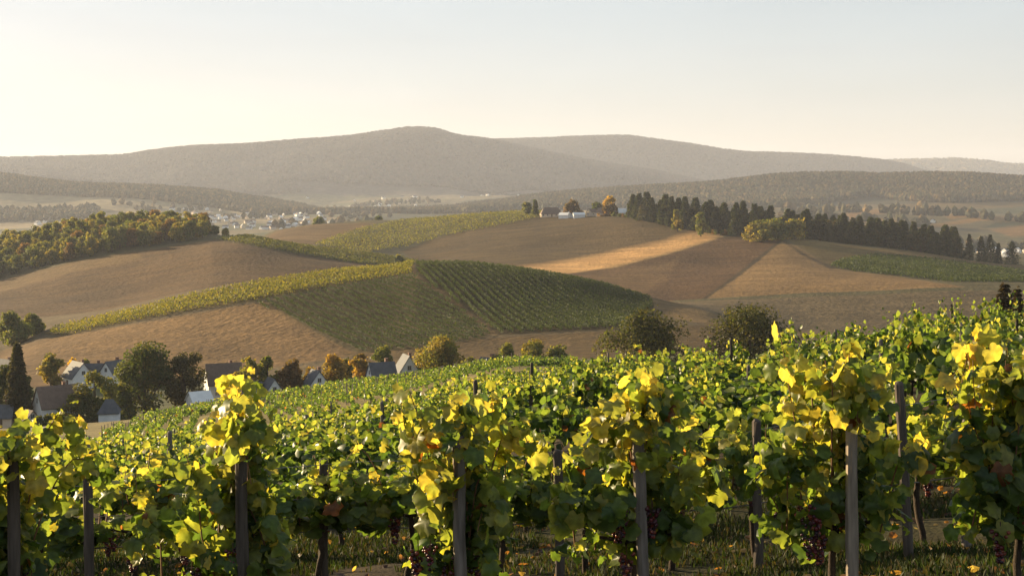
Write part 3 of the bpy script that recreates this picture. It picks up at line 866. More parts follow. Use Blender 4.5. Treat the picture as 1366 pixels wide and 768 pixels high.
# rows of the far block above the farm road
V7 = [(58, 590), (180, 552), (300, 529), (400, 512), (560, 487), (650, 474), (742, 462), (742, 480), (640, 520), (420, 560), (200, 610)]
stripe_pos = []
def in_block(x, Y, lo, hi_):
    u = x / Y * F + UH
    return 40 < u < 770 and Y > np.interp(u, [0, 350, 600, 720], lo) and Y < np.interp(u, [60, 130, 200, 300, 760], hi_)
for Y0 in np.arange(170, 262, 2.5):                       # upper band: rows along the slope
    for x in np.arange(-0.36 * Y0, 0.06 * Y0, 1.2):
        x = x + rg.normal(0, 0.08)
        Y = rowy(Y0, x) + 0.12 * (x + 30)
        if in_block(x, Y, [190, 190, 188, 186], [100, 140, 216, 230, 235]):
            stuff_pos.append((x, Y, float(ter(x, Y)), 0.80 * rg.uniform(0.85, 1.15)))
            if rg.random() < 0.12: mid_stakes.append((x, Y, 1.6))
for x0 in np.arange(-56, 14, 2.0):                        # lower band: rows running up the slope, ground showing between
    for Y in np.arange(118, 182, 1.4):
        x = x0 - 0.21 * (Y - 112) + rg.normal(0, 0.06)
        if in_block(x, Y, [126, 132, 146, 157], [100, 140, 178, 181, 176]):
            stripe_pos.append((x, Y + rg.normal(0, 0.1), float(ter(x, Y)), 0.78 * rg.uniform(0.8, 1.2)))
            if rg.random() < 0.14: mid_stakes.append((x, Y, 1.7))

def vine_mass(pos, rg, nl, size, tmpl, pal_shift=0.0, yaw=0.0, thick=0.17):
    """leaves of many vines in one mesh"""
    mb = MB()
    pos = np.asarray(pos, float)
    n = len(pos)
    c = np.repeat(pos, nl, 0)
    N_ = len(c)
    zz = rg.uniform(0.28, 1.0, N_) ** 0.8
    ox = rg.uniform(-0.62, 0.62, N_)
    off = np.stack([ox, rg.normal(0, thick, N_) * (1.2 - 0.5 * zz), 1.78 * zz * (0.58 + 0.46 * np.exp(-(ox / 0.3) ** 2)) * c[:, 3] * rg.uniform(0.9, 1.06, N_)], 1)
    cs, sn = math.cos(yaw), math.sin(yaw)
    offr = np.stack([off[:, 0] * cs - off[:, 1] * sn, off[:, 0] * sn + off[:, 1] * cs, off[:, 2]], 1)
    cen = c[:, :3] + offr
    nor = rg.normal(0, 0.6, (N_, 3)) + np.stack([0 * zz, np.sign(off[:, 1]) * 0.8, 0.5 + 0 * zz], 1)
    tip = rg.normal(0, 0.5, (N_, 3)) + np.array([0, 0, -0.7])
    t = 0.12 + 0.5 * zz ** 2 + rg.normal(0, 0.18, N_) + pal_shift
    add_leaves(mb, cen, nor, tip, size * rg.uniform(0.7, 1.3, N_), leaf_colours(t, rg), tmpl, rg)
    return mb
sp = np.array(stuff_pos)
mass = MB()
for lo, hi_, nl, size, tm in ((0, 60, 130, 0.19, LEAF_LO), (60, 105, 75, 0.24, [QUAD]), (105, 160, 46, 0.30, [QUAD]), (160, 300, 30, 0.36, [QUAD])):
    k = (sp[:, 1] >= lo) & (sp[:, 1] < hi_)
    if not k.any(): continue
    b = vine_mass(sp[k], rg, nl, size, tm, -0.08 if lo < 160 else -0.2, math.atan(ROW_TILT))
    for v_, f_, c_ in zip(b.v, b.f, b.c): mass.v.append(v_); mass.f.append(f_ + mass.n); mass.c.append(c_)
    mass.n += b.n
sp2 = np.array(stripe_pos)
b = vine_mass(sp2, rg, 26, 0.24, [QUAD], -0.16, math.atan2(1, -0.21), 0.09)
for v_, f_, c_ in zip(b.v, b.f, b.c): mass.v.append(v_); mass.f.append(f_ + mass.n); mass.c.append(c_)
mass.n += b.n
tag(mass.build('vineyard_foliage', M_VINE), 'leafy vine rows running down the slope behind the front rows', 'vines', kind='stuff')

# stakes of the rows behind: the nearest as things, the rest in one mass
mid_stakes.sort(key=lambda p: p[1])
SM = [post_mesh(400 + k, 1.0, 0.04, c) for k, c in enumerate((DK, GREY, PALE, GREY))]
far_st = MB()
for k, (x, y, h) in enumerate(mid_stakes):
    if k < 170:
        o = stake(x, y, h, 0.04, GREY, k + 1, 'weathered stake in the leafy rows behind the second row', rg.normal(0, 0.02), 'stakes in the rows behind', SM[k % 4])
        o.scale = (1, 1, h)
    else:
        z = float(ter(x, y)); r = 0.045
        far_st.tube([(x, y, z - 0.05), (x + rg.normal(0, 0.03), y, z + h)], [r, r], 4, [GREY, PALE, DK][k % 3])
if far_st.n: tag(far_st.build('vineyard_stakes', M_POST), 'many thin stakes in the distant rows of the slope', 'stakes', kind='stuff')

# trellis wires of the second row and of the front right
for zz, lab in ((0.62, 'lowest'), (1.0, 'middle'), (1.38, 'top')):
    xs = np.linspace(-5.6, 6.4, 40)
    pts = np.array([(x, rowy(13.6, x), float(ter(x, rowy(13.6, x))) + zz * float(hfac(x / 13.6 * F + UH))) for x in xs])
    mb = MB(); mb.tube(pts, 0.0035 if zz > 0.7 else 0.008, 5)
    tag(mb.build('trellis_wire', M_WIRE, smooth=True), lab + ' thin trellis wire along the second vine row', 'wire')

# ------------------------------------------------------------------ vine blocks on the hills (thousands of vines: one mass each)
def block(name, label, poly, ylo, yhi, dirpts, spacing, step, h, nl, size, cols, wid=0.28, miss=0.05, seed=1):
    rg = np.random.default_rng(seed)
    P = np.array(poly, float)
    (ua, va), (ub, vb) = dirpts
    A = np.array(at(ua, hit(ua, va, ylo, yhi))[:2]); B = np.array(at(ub, hit(ub, vb, ylo, yhi))[:2])
    d = (B - A) / np.linalg.norm(B - A); nrm = np.array([-d[1], d[0]])
    cor = np.array([at(u, hit(u, v, ylo, yhi))[:2] for u, v in poly])
    s0, s1 = (cor @ d).min() - 25, (cor @ d).max() + 25
    n0, n1 = (cor @ nrm).min() - 25, (cor @ nrm).max() + 25
    a, b = np.meshgrid(np.arange(s0, s1, step), np.arange(n0, n1, spacing))
    a = a.ravel() + rg.normal(0, step * 0.15, a.size); b = b.ravel() + rg.normal(0, 0.06, b.size)
    x = a * d[0] + b * nrm[0]; y = a * d[1] + b * nrm[1]
    z = ter(x, y); u = x / y * F + UH; v = VH - z * F / y
    k = (y >= ylo) & (y <= yhi) & (sdist(u, v, poly) > 0) & (rg.random(len(x)) > miss)
    x, y, z = x[k], y[k], z[k]
    n = len(x)
    hh = h * rg.uniform(0.9, 1.1, n) * (1 + 0.12 * fbm(x, y, 9.0, 2, seed))
    X = np.repeat(np.stack([x, y, z], 1), nl, 0); H = np.repeat(hh, nl); M_ = len(X)
    zz = rg.uniform(0.2, 1.0, M_)
    al = rg.uniform(-0.6, 0.6, M_) * step; pe = rg.normal(0, wid, M_)
    cen = X + np.stack([al * d[0] + pe * nrm[0], al * d[1] + pe * nrm[1], zz * H], 1)
    nor = rg.normal(0, 0.7, (M_, 3)) + np.array([0, 0, 0.5]) + np.sign(pe)[:, None] * np.array([nrm[0], nrm[1], 0]) * 0.6
    tip = rg.normal(0, 1, (M_, 3))
    cols = np.array(cols)
    c = cols[rg.integers(0, len(cols), M_)] * rg.uniform(0.85, 1.15, M_)[:, None]
    c = c * (1 + 0.25 * fbm(X[:, 0], X[:, 1], 22.0, 3, seed + 9))[:, None]
    mb = MB()
    add_leaves(mb, cen, nor, tip, size * rg.uniform(0.7, 1.3, M_), c, [QUAD], rg)
    return tag(mb.build(name, M_FARVINE), label, 'vines', kind='stuff')
GV = [(0.042, 0.064, 0.020), (0.058, 0.078, 0.022), (0.036, 0.054, 0.018)]
YV = [(0.17, 0.17, 0.035), (0.13, 0.145, 0.03), (0.22, 0.20, 0.04)]
MV = [(0.10, 0.115, 0.03), (0.085, 0.10, 0.03), (0.12, 0.115, 0.035)]
block('hill_vineyard', 'dense green vine rows on the right face of the near hill', V1, 330, 545, ((575, 360), (668, 444)), 2.5, 0.85, 1.5, 14, 0.40, GV, 0.2, 0.02, 1)
block('hill_vineyard', 'thin brownish vine rows on the left face of the near hill', V2, 330, 545, ((345, 405), (458, 466)), 2.9, 0.85, 1.15, 12, 0.38, GV, 0.17, 0.04, 2)
block('hill_vineyard', 'sunlit yellow strip of vines along the crest of the near hill', V3, 330, 560, ((120, 432), (400, 376)), 2.1, 1.3, 1.8, 7, 0.6, YV, 0.25, 0.04, 3)
block('hill_vineyard', 'green strip of vines on the ridge of the left hill', V4, 690, 890, ((300, 320), (480, 346)), 2.6, 2.0, 1.9, 5, 0.85, MV, 0.35, 0.05, 4)
block('hill_vineyard', 'yellow-green vines on top of the middle hill below the farm', V5, 880, 1320, ((480, 330), (700, 287)), 4.0, 2.6, 1.9, 5, 1.0, YV + MV, 0.4, 0.05, 5)
block('hill_vineyard', 'dark green strip of vines low on the right hill', V6, 620, 920, ((1130, 355), (1300, 366)), 2.3, 2.0, 1.7, 5, 0.9, GV, 0.35, 0.03, 6)

# ------------------------------------------------------------------ trees
def tree_meshes(seed, h, w, cols, nleaf=3600, leaf=0.42, trunk_h=0.22, lobes=14, shape='round', density=1.0):
    rg = np.random.default_rng(seed)
    cr, tk = MB(), MB()
    cz0 = trunk_h * h * 0.5
    lobes = max(lobes, 12)
    # lobes inside an egg
    L = []
    for k in range(lobes):
        q = rg.random() ** 0.8
        zc = cz0 + (h - cz0) * (0.06 + 0.80 * q)
        env = math.sin(math.pi * min(1, 0.33 + 0.60 * q)) ** 0.8 if shape == 'round' else min(1.0, 1.25 * (1.02 - q) ** 0.7)
        a = rg.random() * 6.283; rr = w / 2 * env * rg.uniform(0.3, 0.82)
        rad = w / 2 * rg.uniform(0.20, 0.44) * (0.7 + 0.3 * env)
        if shape == 'spire': zc = cz0 + (h - cz0) * q; rr *= 0.6; rad = w / 2 * rg.uniform(0.45, 0.7) * (0.35 + 0.65 * env)
        L.append((math.cos(a) * rr, math.sin(a) * rr, min(zc, h - rad * 0.75), rad, rg.uniform(0.65, 1.3)))
    for q, f_ in ((0.28, 0.30), (0.52, 0.28), (0.72, 0.18)):
        L.append((0, 0, cz0 + (h - cz0) * q, w * f_, 1.0))
    L = np.array(L)
    pk = L[:, 3] ** 2 / (L[:, 3] ** 2).sum()
    wl = rg.choice(len(L), nleaf, p=pk)
    dv = rg.normal(0, 1, (nleaf, 3)); dv /= np.linalg.norm(dv, axis=1)[:, None]
    rr = L[wl, 3] * (0.45 + 0.62 * rg.random(nleaf) ** 0.55) * np.where(rg.random(nleaf) < 0.07, 1.22, 1.0)
    cen = L[wl, :3] + dv * rr[:, None] * np.array([1, 1, 0.85])
    hole = fbm(cen[:, 0] + 40, cen[:, 2] * 1.2 + cen[:, 1] * 0.8, 0.30 * w, 2, seed)
    keep = (cen[:, 2] > cz0 * 0.6) & (hole > -0.28)
    cen, dv, wl = cen[keep], dv[keep], wl[keep]
    n = len(cen)
    cols = np.array(cols)
    ci = (wl * 7 + rg.integers(0, 2, n)) % len(cols)
    c = cols[ci] * L[wl, 4][:, None] ** 0.5 * rg.uniform(0.7, 1.3, n)[:, None]
    add_leaves(cr, cen, dv + rg.normal(0, 0.6, (n, 3)) + np.array([0, 0, 0.3]), rg.normal(0, 1, (n, 3)), leaf * rg.uniform(0.6, 1.4, n), c, [QUAD], rg)
    tr = max(0.12, h * 0.022)
    tk.tube([(0, 0, -0.4), (0.02 * h * rg.normal(0, .3), 0, cz0 * 0.6), (0.02 * h * rg.normal(0, .4), 0.01 * h, h * 0.5), (0.0, 0, h * 0.75)], [tr * 1.3, tr, tr * 0.7, tr * 0.25], 7, (0.5, 0.5, 0.5), 0.2, rg)
    for k in range(min(8, lobes)):
        p0 = np.array([0, 0, cz0 * rg.uniform(0.7, 1.6)]); p1 = L[k, :3]
        mid = (p0 + p1) / 2 + np.array([0, 0, 0.04 * h])
        tk.tube([p0, mid, p1], [tr * 0.5, tr * 0.35, tr * 0.12], 5, (0.5, 0.5, 0.5), 0.2, rg)
    return [('crown', cr.mesh('crown', M_TREE)), ('trunk', tk.mesh('trunk', M_BARK, smooth=True))]

def conifer_meshes(seed, h, w, cols, nleaf=1500, leaf=0.7, base=0.08, power=0.85, ragged=0.25):
    rg = np.random.default_rng(seed)
    cr, tk = MB(), MB()
    nl = int(h * 1.5) + 4
    cols = np.array(cols)
    q = rg.random(nleaf) ** 1.25                     # 0 at the foot
    lev = np.round(q * nl + rg.normal(0, 0.3, nleaf)) / nl
    a = rg.random(nleaf) * 6.283
    br = np.floor(a / 6.283 * 7)
    env = (1 - np.minimum(q, 0.995)) ** power * (1 - np.clip((0.12 - q) / 0.12, 0, 1) * 0.35)
    rag = 1 + ragged * (2 * _hash(br, lev * nl, seed) - 1)
    r = w / 2 * env * rag * (0.25 + 0.78 * rg.random(nleaf) ** 0.6) + 0.02 * w
    z = h * (base + (1 - base) * (lev * 0.75 + q * 0.25)) - 0.22 * r
    cen = np.stack([np.cos(a) * r, np.sin(a) * r, z], 1)
    nor = np.stack([np.cos(a) * 0.5, np.sin(a) * 0.5, 0.8 + 0 * a], 1) + rg.normal(0, 0.35, (nleaf, 3))
    tip = np.stack([np.cos(a), np.sin(a), -0.45 + 0 * a], 1) + rg.normal(0, 0.25, (nleaf, 3))
    c = cols[rg.integers(0, len(cols), nleaf)] * rg.uniform(0.7, 1.3, nleaf)[:, None]
    add_leaves(cr, cen, nor, tip, leaf * rg.uniform(0.6, 1.3, nleaf), c, [QUAD], rg)
    tr = h * 0.014 + 0.05
    tk.tube([(0, 0, -0.5), (0, 0, h * 0.4), (0, 0, h * 0.96)], [tr, tr * 0.7, tr * 0.15], 6, (0.5, 0.5, 0.5), 0.15, rg)
    return [('crown', cr.mesh('crown', M_TREE)), ('trunk', tk.mesh('trunk', M_BARK, smooth=True))]

DKG = [(0.060, 0.076, 0.022), (0.075, 0.084, 0.024), (0.098, 0.092, 0.028), (0.050, 0.068, 0.020)]
OLV = [(0.105, 0.120, 0.032), (0.135, 0.138, 0.036), (0.165, 0.148, 0.038), (0.085, 0.104, 0.030)]
GLD = [(0.20, 0.165, 0.038), (0.26, 0.19, 0.040), (0.15, 0.145, 0.036), (0.115, 0.12, 0.032)]
ORG = [(0.27, 0.17, 0.036), (0.34, 0.21, 0.045), (0.22, 0.15, 0.035), (0.17, 0.13, 0.034)]
BSH = [(0.050, 0.058, 0.020), (0.062, 0.062, 0.022), (0.078, 0.070, 0.024), (0.042, 0.050, 0.018)]
YEL = [(0.55, 0.34, 0.04), (0.48, 0.31, 0.04), (0.40, 0.25, 0.035)]
BRN = [(0.14, 0.085, 0.032), (0.18, 0.10, 0.034), (0.105, 0.075, 0.028)]
PIN = [(0.024, 0.034, 0.016), (0.034, 0.042, 0.018), (0.048, 0.046, 0.019), (0.020, 0.028, 0.015)]
CYP = [(0.034, 0.040, 0.016), (0.046, 0.044, 0.018), (0.062, 0.050, 0.020)]

def tree_at(u, vtop, vbase, wpx, Y, cols, label, name='broadleaf_tree', cat='tree', nleaf=3600, seed=None, kind='round', lobes=14, group=None, leaf=None, trunk=0.2, power=0.85):
    x, y, z = at(u, Y)
    h = zrow(vtop, Y) - z
    w = wpx * Y / F * (1.0 if kind in ('cone', 'spire') else 1.22)
    nleaf = int(nleaf * 1.5)
    seed = seed or int(u * 7 + vtop)
    lf = leaf or max(0.28, 3.1 * Y / F)
    if kind == 'cone':
        parts = conifer_meshes(seed, h, w, cols, nleaf, lf, 0.04, power)
    else:
        parts = tree_meshes(seed, h, w, cols, nleaf, lf, trunk, lobes, kind)
    return inst(name, (x, y, z), 0, (1, 1, 1), parts, label, cat, group)

TREES = [
    # u, top row, w px, depth, colours, label, extra
    (193, 449, 84, 288, DKG, 'biggest dark tree of the village with a broad round crown', dict(nleaf=7000, lobes=22, trunk=0.1)),
    (247, 457, 62, 290, [(0.055, 0.05, 0.02), (0.075, 0.06, 0.024), (0.045, 0.045, 0.018)], 'dark round tree pressed against the biggest village tree on its right', dict(nleaf=5000, lobes=18, trunk=0.1)),
    (126, 489, 58, 272, OLV, 'round green tree with a sunlit left edge between the long-roofed house and the small hut', dict(nleaf=4500, lobes=16, trunk=0.06)),
    (23, 458, 38, 270, CYP, 'tall dark pointed conifer rising above the trees at the left edge', dict(name='conifer', kind='cone', nleaf=5200, power=0.7, leaf=0.55)),
    (8, 478, 62, 275, DKG, 'wide dark tree cut by the left edge below the pointed conifer', dict(nleaf=4500, lobes=16, trunk=0.05)),
    (33, 484, 32, 274, DKG, 'dark tree standing left of the white gable of the long-roofed house', dict(nleaf=3000, lobes=12, trunk=0.05)),
    (68, 468, 30, 335, GLD, 'small rust-gold tree behind the long-roofed house', dict(nleaf=2000, lobes=9, trunk=0.12)),
    (97, 473, 13, 345, YEL, 'tiny yellow tree behind the village roofs on the left', dict(nleaf=500, lobes=5, trunk=0.3)),
    (160, 505, 34, 283, OLV, 'olive bush-like tree at the foot of the biggest village tree', dict(nleaf=2200, lobes=10, trunk=0.04)),
    (333, 466, 36, 292, GLD, 'olive-gold tree with a high crown right of the white-gabled brown-roofed house', dict(nleaf=2600, lobes=11, trunk=0.1)),
    (357, 468, 34, 298, OLV, 'olive tree leaning on the olive-gold tree, between it and the dark brown tree', dict(nleaf=2400, lobes=10, trunk=0.1)),
    (389, 471, 38, 296, BRN, 'dark brown tree left of the round orange tree', dict(nleaf=2400, lobes=11, trunk=0.1)),
    (444, 469, 46, 298, ORG, 'round orange autumn tree, widest of the orange ones', dict(nleaf=2800, lobes=13, trunk=0.08)),
    (413, 486, 22, 305, ORG, 'low orange bush-like tree between the dark brown and the round orange tree', dict(nleaf=900, lobes=6, trunk=0.05)),
    (481, 468, 30, 312, ORG, 'small pale orange tree just left of the slate-roofed white house', dict(nleaf=1800, lobes=9, trunk=0.1)),
    (513, 459, 27, 330, OLV, 'small olive tree behind the slate roofs', dict(nleaf=1500, lobes=8, trunk=0.2)),
    (588, 449, 68, 292, GLD, 'wide olive-gold tree right of the tall white gable', dict(nleaf=5200, lobes=18, trunk=0.08)),
    (625, 474, 30, 280, GLD, 'low olive-gold tree at the right foot of the wide olive-gold tree', dict(nleaf=1500, lobes=8, trunk=0.05)),
    (678, 455, 44, 285, OLV, 'olive tree at the right of the last small white house', dict(nleaf=2600, lobes=11, trunk=0.06)),
    (712, 450, 48, 290, GLD, 'pale-topped olive-gold tree peeping over the vine rows', dict(nleaf=2800, lobes=12, trunk=0.06)),
    (866, 413, 122, 240, BSH, 'wide dark bush-like tree behind the vines at the middle of the slope', dict(nleaf=6500, lobes=22, trunk=0.05)),
    (1000, 409, 130, 230, BSH, 'wide low dark tree behind the vines on the right', dict(nleaf=6500, lobes=22, trunk=0.05)),
    (1340, 379, 30, 150, [(0.035, 0.028, 0.014), (0.05, 0.034, 0.016), (0.028, 0.026, 0.013)], 'dark brown columnar tree rising behind the vines near the right edge', dict(nleaf=5200, kind='cone', name='conifer', power=0.45, leaf=0.34)),
    (1357, 386, 22, 152, [(0.035, 0.028, 0.014), (0.05, 0.034, 0.016)], 'lower dark columnar tree touching the one near the right edge', dict(nleaf=4200, kind='cone', name='conifer', power=0.5, leaf=0.34)),
    (16, 414, 46, 470, OLV, 'olive tree at the left edge beside the end of the yellow vine strip', dict(nleaf=3000, lobes=12, trunk=0.06)),
    (44, 419, 34, 478, OLV, 'lower olive tree touching the end of the yellow vine strip', dict(nleaf=2200, lobes=10, trunk=0.06)),
    (112, 478, 20, 350, OLV, 'small olive tree on the field edge behind the long low slate roof', dict(nleaf=900, lobes=8, trunk=0.1)),
    (306, 478, 22, 318, OLV, 'small olive tree behind the steep white gable', dict(nleaf=900, lobes=8, trunk=0.1)),
    (462, 474, 24, 318, GLD, 'olive-gold tree between the round orange tree and the pale orange tree', dict(nleaf=1200, lobes=9, trunk=0.08)),
    (566, 470, 26, 300, OLV, 'small olive tree between the tallest white gable and the wide olive-gold tree', dict(nleaf=1000, lobes=8, trunk=0.05)),
    (745, 457, 38, 292, OLV, 'low olive tree on the vine slope line right of the pale-topped one', dict(nleaf=1600, lobes=9, trunk=0.04)),
    (95, 520, 26, 268, GLD, 'rust-gold garden bush in front of the long brown roof', dict(nleaf=1000, lobes=8, trunk=0.02)),
    # farm on the middle hill
    (703, 268, 14, 1150, OLV, 'small olive tree left of the brown-roofed farm barn', dict(nleaf=500, lobes=6)),
    (714, 266, 7, 1140, DKG, 'thin dark tree at the left gable of the farm barn', dict(nleaf=300, lobes=4, kind='cone', name='conifer')),
    (763, 265, 24, 1110, BRN, 'dark rounded tree between the farm barn and the white farm sheds', dict(nleaf=900, lobes=9)),
    (796, 270, 18, 1120, DKG, 'dark tree left of the bright yellow farm tree', dict(nleaf=600, lobes=7)),
    (811, 261, 20, 1120, YEL, 'bright yellow autumn tree among the farm buildings', dict(nleaf=900, lobes=8)),
    (814, 272, 26, 1090, BRN, 'low dark tree under the bright yellow farm tree', dict(nleaf=700, lobes=8, trunk=0.05)),
    # crest bushes
    (1012, 294, 36, 880, GLD, 'golden green shrubby tree at the left end of the clump on the right hill', dict(nleaf=1300, lobes=10, trunk=0.03)),
    (1036, 291, 40, 885, OLV, 'widest shrubby tree in the middle of the clump on the right hill', dict(nleaf=1500, lobes=11, trunk=0.03)),
    (1060, 292, 38, 890, GLD, 'golden green shrubby tree at the right end of the clump on the right hill', dict(nleaf=1300, lobes=10, trunk=0.03)),
    (935, 279, 18, 930, OLV, 'lone pale olive tree in front of the dark conifers', dict(nleaf=800, lobes=7, trunk=0.1)),
    (904, 275, 16, 955, GLD, 'small golden tree in front of the dark conifers', dict(nleaf=700, lobes=7, trunk=0.1)),
    (425, 290, 16, 1230, OLV, 'small tree alone on the crest of the bare left shoulder', dict(nleaf=350, lobes=5)),
    (505, 289, 9, 1230, DKG, 'tiny dark bush on the crest above the yellow-green vines', dict(nleaf=200, lobes=4, trunk=0.05)),
    (300, 305, 10, 905, GLD, 'tiny gold tree at the right end of the left wood', dict(nleaf=300, lobes=4)),
    (277, 299, 17, 880, DKG, 'dark bushy tree, last but one at the right end of the left wood', dict(nleaf=800, lobes=7, trunk=0.05)),
    (287, 299, 12, 885, DKG, 'dark narrow tree at the right end of the left wood', dict(nleaf=600, lobes=6, trunk=0.05)),
    (532, 340, 13, 800, OLV, 'tiny bush on the ridge vines of the left hill', dict(nleaf=200, lobes=4, trunk=0.05)),
]
for u, vt, w, Y, cols, lab, ex in TREES:
    tree_at(u, vt, 0, w, Y, cols, lab, **ex)

# dark hedge above the farm road: single shrubs
for k, u in enumerate(np.arange(52, 172, 11.0)):
    Y = 255 + (u - 52) * 0.17
    x, y, z = at(u, Y)
    if k < 3: HEDGE = globals().setdefault('HEDGE', []) + [tree_meshes(900 + k, 2.2, 2.6, DKG, 700, 0.34, 0.02, 7)]
    inst('hedge_shrub', (x, y, z), k * 1.7, (1, 1, 0.9 + 0.3 * random.random()), HEDGE[k % 3], 'dark clipped shrub in the hedge above the farm road', 'shrub', 'shrubs of the roadside hedge')

# wood on the left hill
WOOD = [tree_meshes(500 + k, 14, 11.5, c, 1500, 0.95, 0.05, 13) for k, c in enumerate((OLV, DKG, BRN, GLD, GLD, OLV))]
WKIND = ['olive-green', 'dark green', 'brown', 'gold-tinged', 'gold-tinged', 'olive-green']
rg = np.random.default_rng(77)
spots = []
for _ in range(6000):
    u = rg.uniform(-60, 275); Y = rg.uniform(790, 935)
    x, y, z = at(u, Y); v = VH - z * F / Y
    edge = np.interp(u, [-60, 0, 100, 180, 270, 276], [392, 371, 346, 332, 318, 317])
    if v > edge or Y > 930: continue
    if any((x - a) ** 2 + (y - b) ** 2 < 6.6 ** 2 for a, b, _ in spots): continue
    spots.append((x, y, z))
    if len(spots) >= 250: break
for i, (x, y, z) in enumerate(spots):
    k = rg.integers(0, 6); s = rg.uniform(0.62, 1.02)
    inst('woodland_tree', (x, y, z), rg.uniform(0, 6), (s, s, s * rg.uniform(0.9, 1.15)), WOOD[k], WKIND[k] + ' tree in the wood on the left hill', 'tree', WKIND[k] + ' trees of the left wood')

# belt of conifers along the crest of the right hill
PINES = [conifer_meshes(600 + k, 14, 6.2 + 0.5 * k, PIN, 1100, 1.0, 0.05, 0.75) for k in range(4)] + [tree_meshes(650 + k, 12, 8.5, [PIN, CYP][k], 900, 0.95, 0.06, 10) for k in range(2)]
spots = []
for _ in range(9000):
    u = rg.uniform(842, 1274)
    Yc = np.interp(u, [842, 900, 1000, 1040, 1274], [1050, 1000, 965, 955, 945])
    Y = Yc + rg.uniform(-28, 45)
    x, y, z = at(u, Y)
    if any((x - a) ** 2 + (y - b) ** 2 < 4.6 ** 2 for a, b, _, _ in spots): continue
    spots.append((x, y, z, u))
    if len(spots) >= 245: break
for i, (x, y, z, u) in enumerate(spots):
    k = rg.integers(0, 6)
    top = np.interp(u, [842, 870, 900, 1000, 1040, 1130, 1200, 1262], [258, 259, 264, 272, 280, 286, 296, 304])
    s = max(0.5, (zrow(top, y) - z) / 14.0) * (0.52 + 0.58 * rg.random() ** 1.2)
    inst('conifer', (x, y, z), rg.uniform(0, 6), (min(s, 1.3) * rg.uniform(1.1, 1.6), min(s, 1.3) * 1.2, s), PINES[k],
         'dark conifer in the long tree belt on the right hill' if k < 4 else 'dark bushy tree in the long tree belt on the right hill', 'tree', 'conifers of the tree belt' if k < 4 else 'bushy trees of the tree belt')
for u, vt, w, lab in [(1262, 309, 9, 'slim conifer just right of the tree belt'), (1276, 307, 14, 'first well separated conifer right of the tree belt'), (1293, 312, 11, 'small conifer between the separated conifers right of the tree belt'),
                      (1309, 315, 13, 'left one of the close conifer pair before the far town'), (1321, 313, 15, 'right one of the close conifer pair before the far town'),
                      (1332, 324, 8, 'thin short conifer before the far town'), (1350, 322, 18, 'broad dark conifer before the far town, nearest the right edge')]:
    tree_at(u, vt, 0, w * 1.25, 940, PIN, lab, name='conifer', kind='cone', nleaf=900, leaf=0.9, power=0.7)
# low bushes before the belt
BUSH = [tree_meshes(700 + k, 3.4, 5.0, c, 300, 0.9, 0.02, 7) for k, c in enumerate((OLV, DKG, BRN))]
for i, u in enumerate(np.arange(820, 985, 6.5)):
    u += rg.normal(0, 2); Y = np.interp(u, [820, 900, 985], [1075, 985, 930])
    s = rg.uniform(0.6, 1.2)
    k = i % 3
    inst('shrub', at(u, Y), rg.uniform(0, 6), (s, s, s), BUSH[k], ['olive', 'dark green', 'brownish'][k] + ' shrub at the foot of the conifer belt near the farm', 'shrub', ['olive shrubs before the belt', 'dark shrubs before the belt', 'brownish shrubs before the belt'][k])

# ------------------------------------------------------------------ far woods: one mass each
def blobs(name, label, P, hgt, wid, cols, rg, var=0.3):
    n = len(P)
    sides = 5
    th = np.arange(sides) * 2 * math.pi / sides
    prof = [(0.0, 0.25), (0.42, 0.52), (0.75, 0.36)]
    V = []
    for zf, rf in prof:
        jr = rg.uniform(0.7, 1.3, (n, sides)); a0 = rg.uniform(0, 6.28, n)[:, None]
        r = wid[:, None] * rf * jr
        V.append(np.stack([P[:, 0, None] + r * np.cos(th + a0 * 0.2), P[:, 1, None] + r * np.sin(th + a0 * 0.2), P[:, 2, None] + hgt[:, None] * (zf + rg.uniform(-.05, .05, (n, sides)))], 2))
    V.append((P + np.stack([0 * hgt, 0 * hgt, hgt], 1))[:, None, :])
    V = np.concatenate(V, 1); nv = V.shape[1]
    f = []
    for k in range(2):
        for j in range(sides):
            a, b = k * sides + j, k * sides + (j + 1) % sides
            f += [[a, b, b + sides], [a, b + sides, a + sides]]
    for j in range(sides): f.append([2 * sides + j, 2 * sides + (j + 1) % sides, 3 * sides])
    f = np.array(f)
    cols = np.array(cols)
    cl = cols[rg.integers(0, len(cols), n)] * rg.uniform(1 - var, 1 + var, n)[:, None] * (1 + 0.5 * fbm(P[:, 0], P[:, 1], 420.0, 3, 61))[:, None]
    mb = MB()
    mb.add(V.reshape(-1, 3), (f[None] + (np.arange(n) * nv)[:, None, None]).reshape(-1, 3), np.repeat(cl, nv, 0))
    return tag(mb.build(name, M_FARWOOD), label, 'wood', kind='stuff')
M_FARWOOD = mat_solid('far_foliage', (0.5, 0.5, 0.5), 0.9, (0.3,), (0.8,), (1.2,), 0.1, attr=True)
FMT = [(0.052, 0.047, 0.038), (0.064, 0.053, 0.040), (0.045, 0.044, 0.037)]
FCOL = [(0.055, 0.050, 0.026), (0.075, 0.060, 0.028), (0.10, 0.068, 0.03), (0.042, 0.044, 0.022), (0.13, 0.09, 0.036)]
def scatter(n, ulo, uhi, ylo, yhi, test, rg):
    u = rg.uniform(ulo, uhi, n); y = np.sqrt(rg.uniform(ylo ** 2, yhi ** 2, n))
    x = (u - UH) / F * y
    z = ter(x, y); v = VH - z * F / y
    i = np.clip(np.round((u - UU[0]) / 2.5).astype(int), 0, len(UU) - 1)
    j = np.clip(np.searchsorted(YS, y) - 1, 0, len(YS) - 1)
    vis = v - 18 * F / y <= RUNMIN[i, np.maximum(j - 2, 0)] + 1
    k = vis & test(u, v, x, y)
    return np.stack([x, y, z], 1)[k]
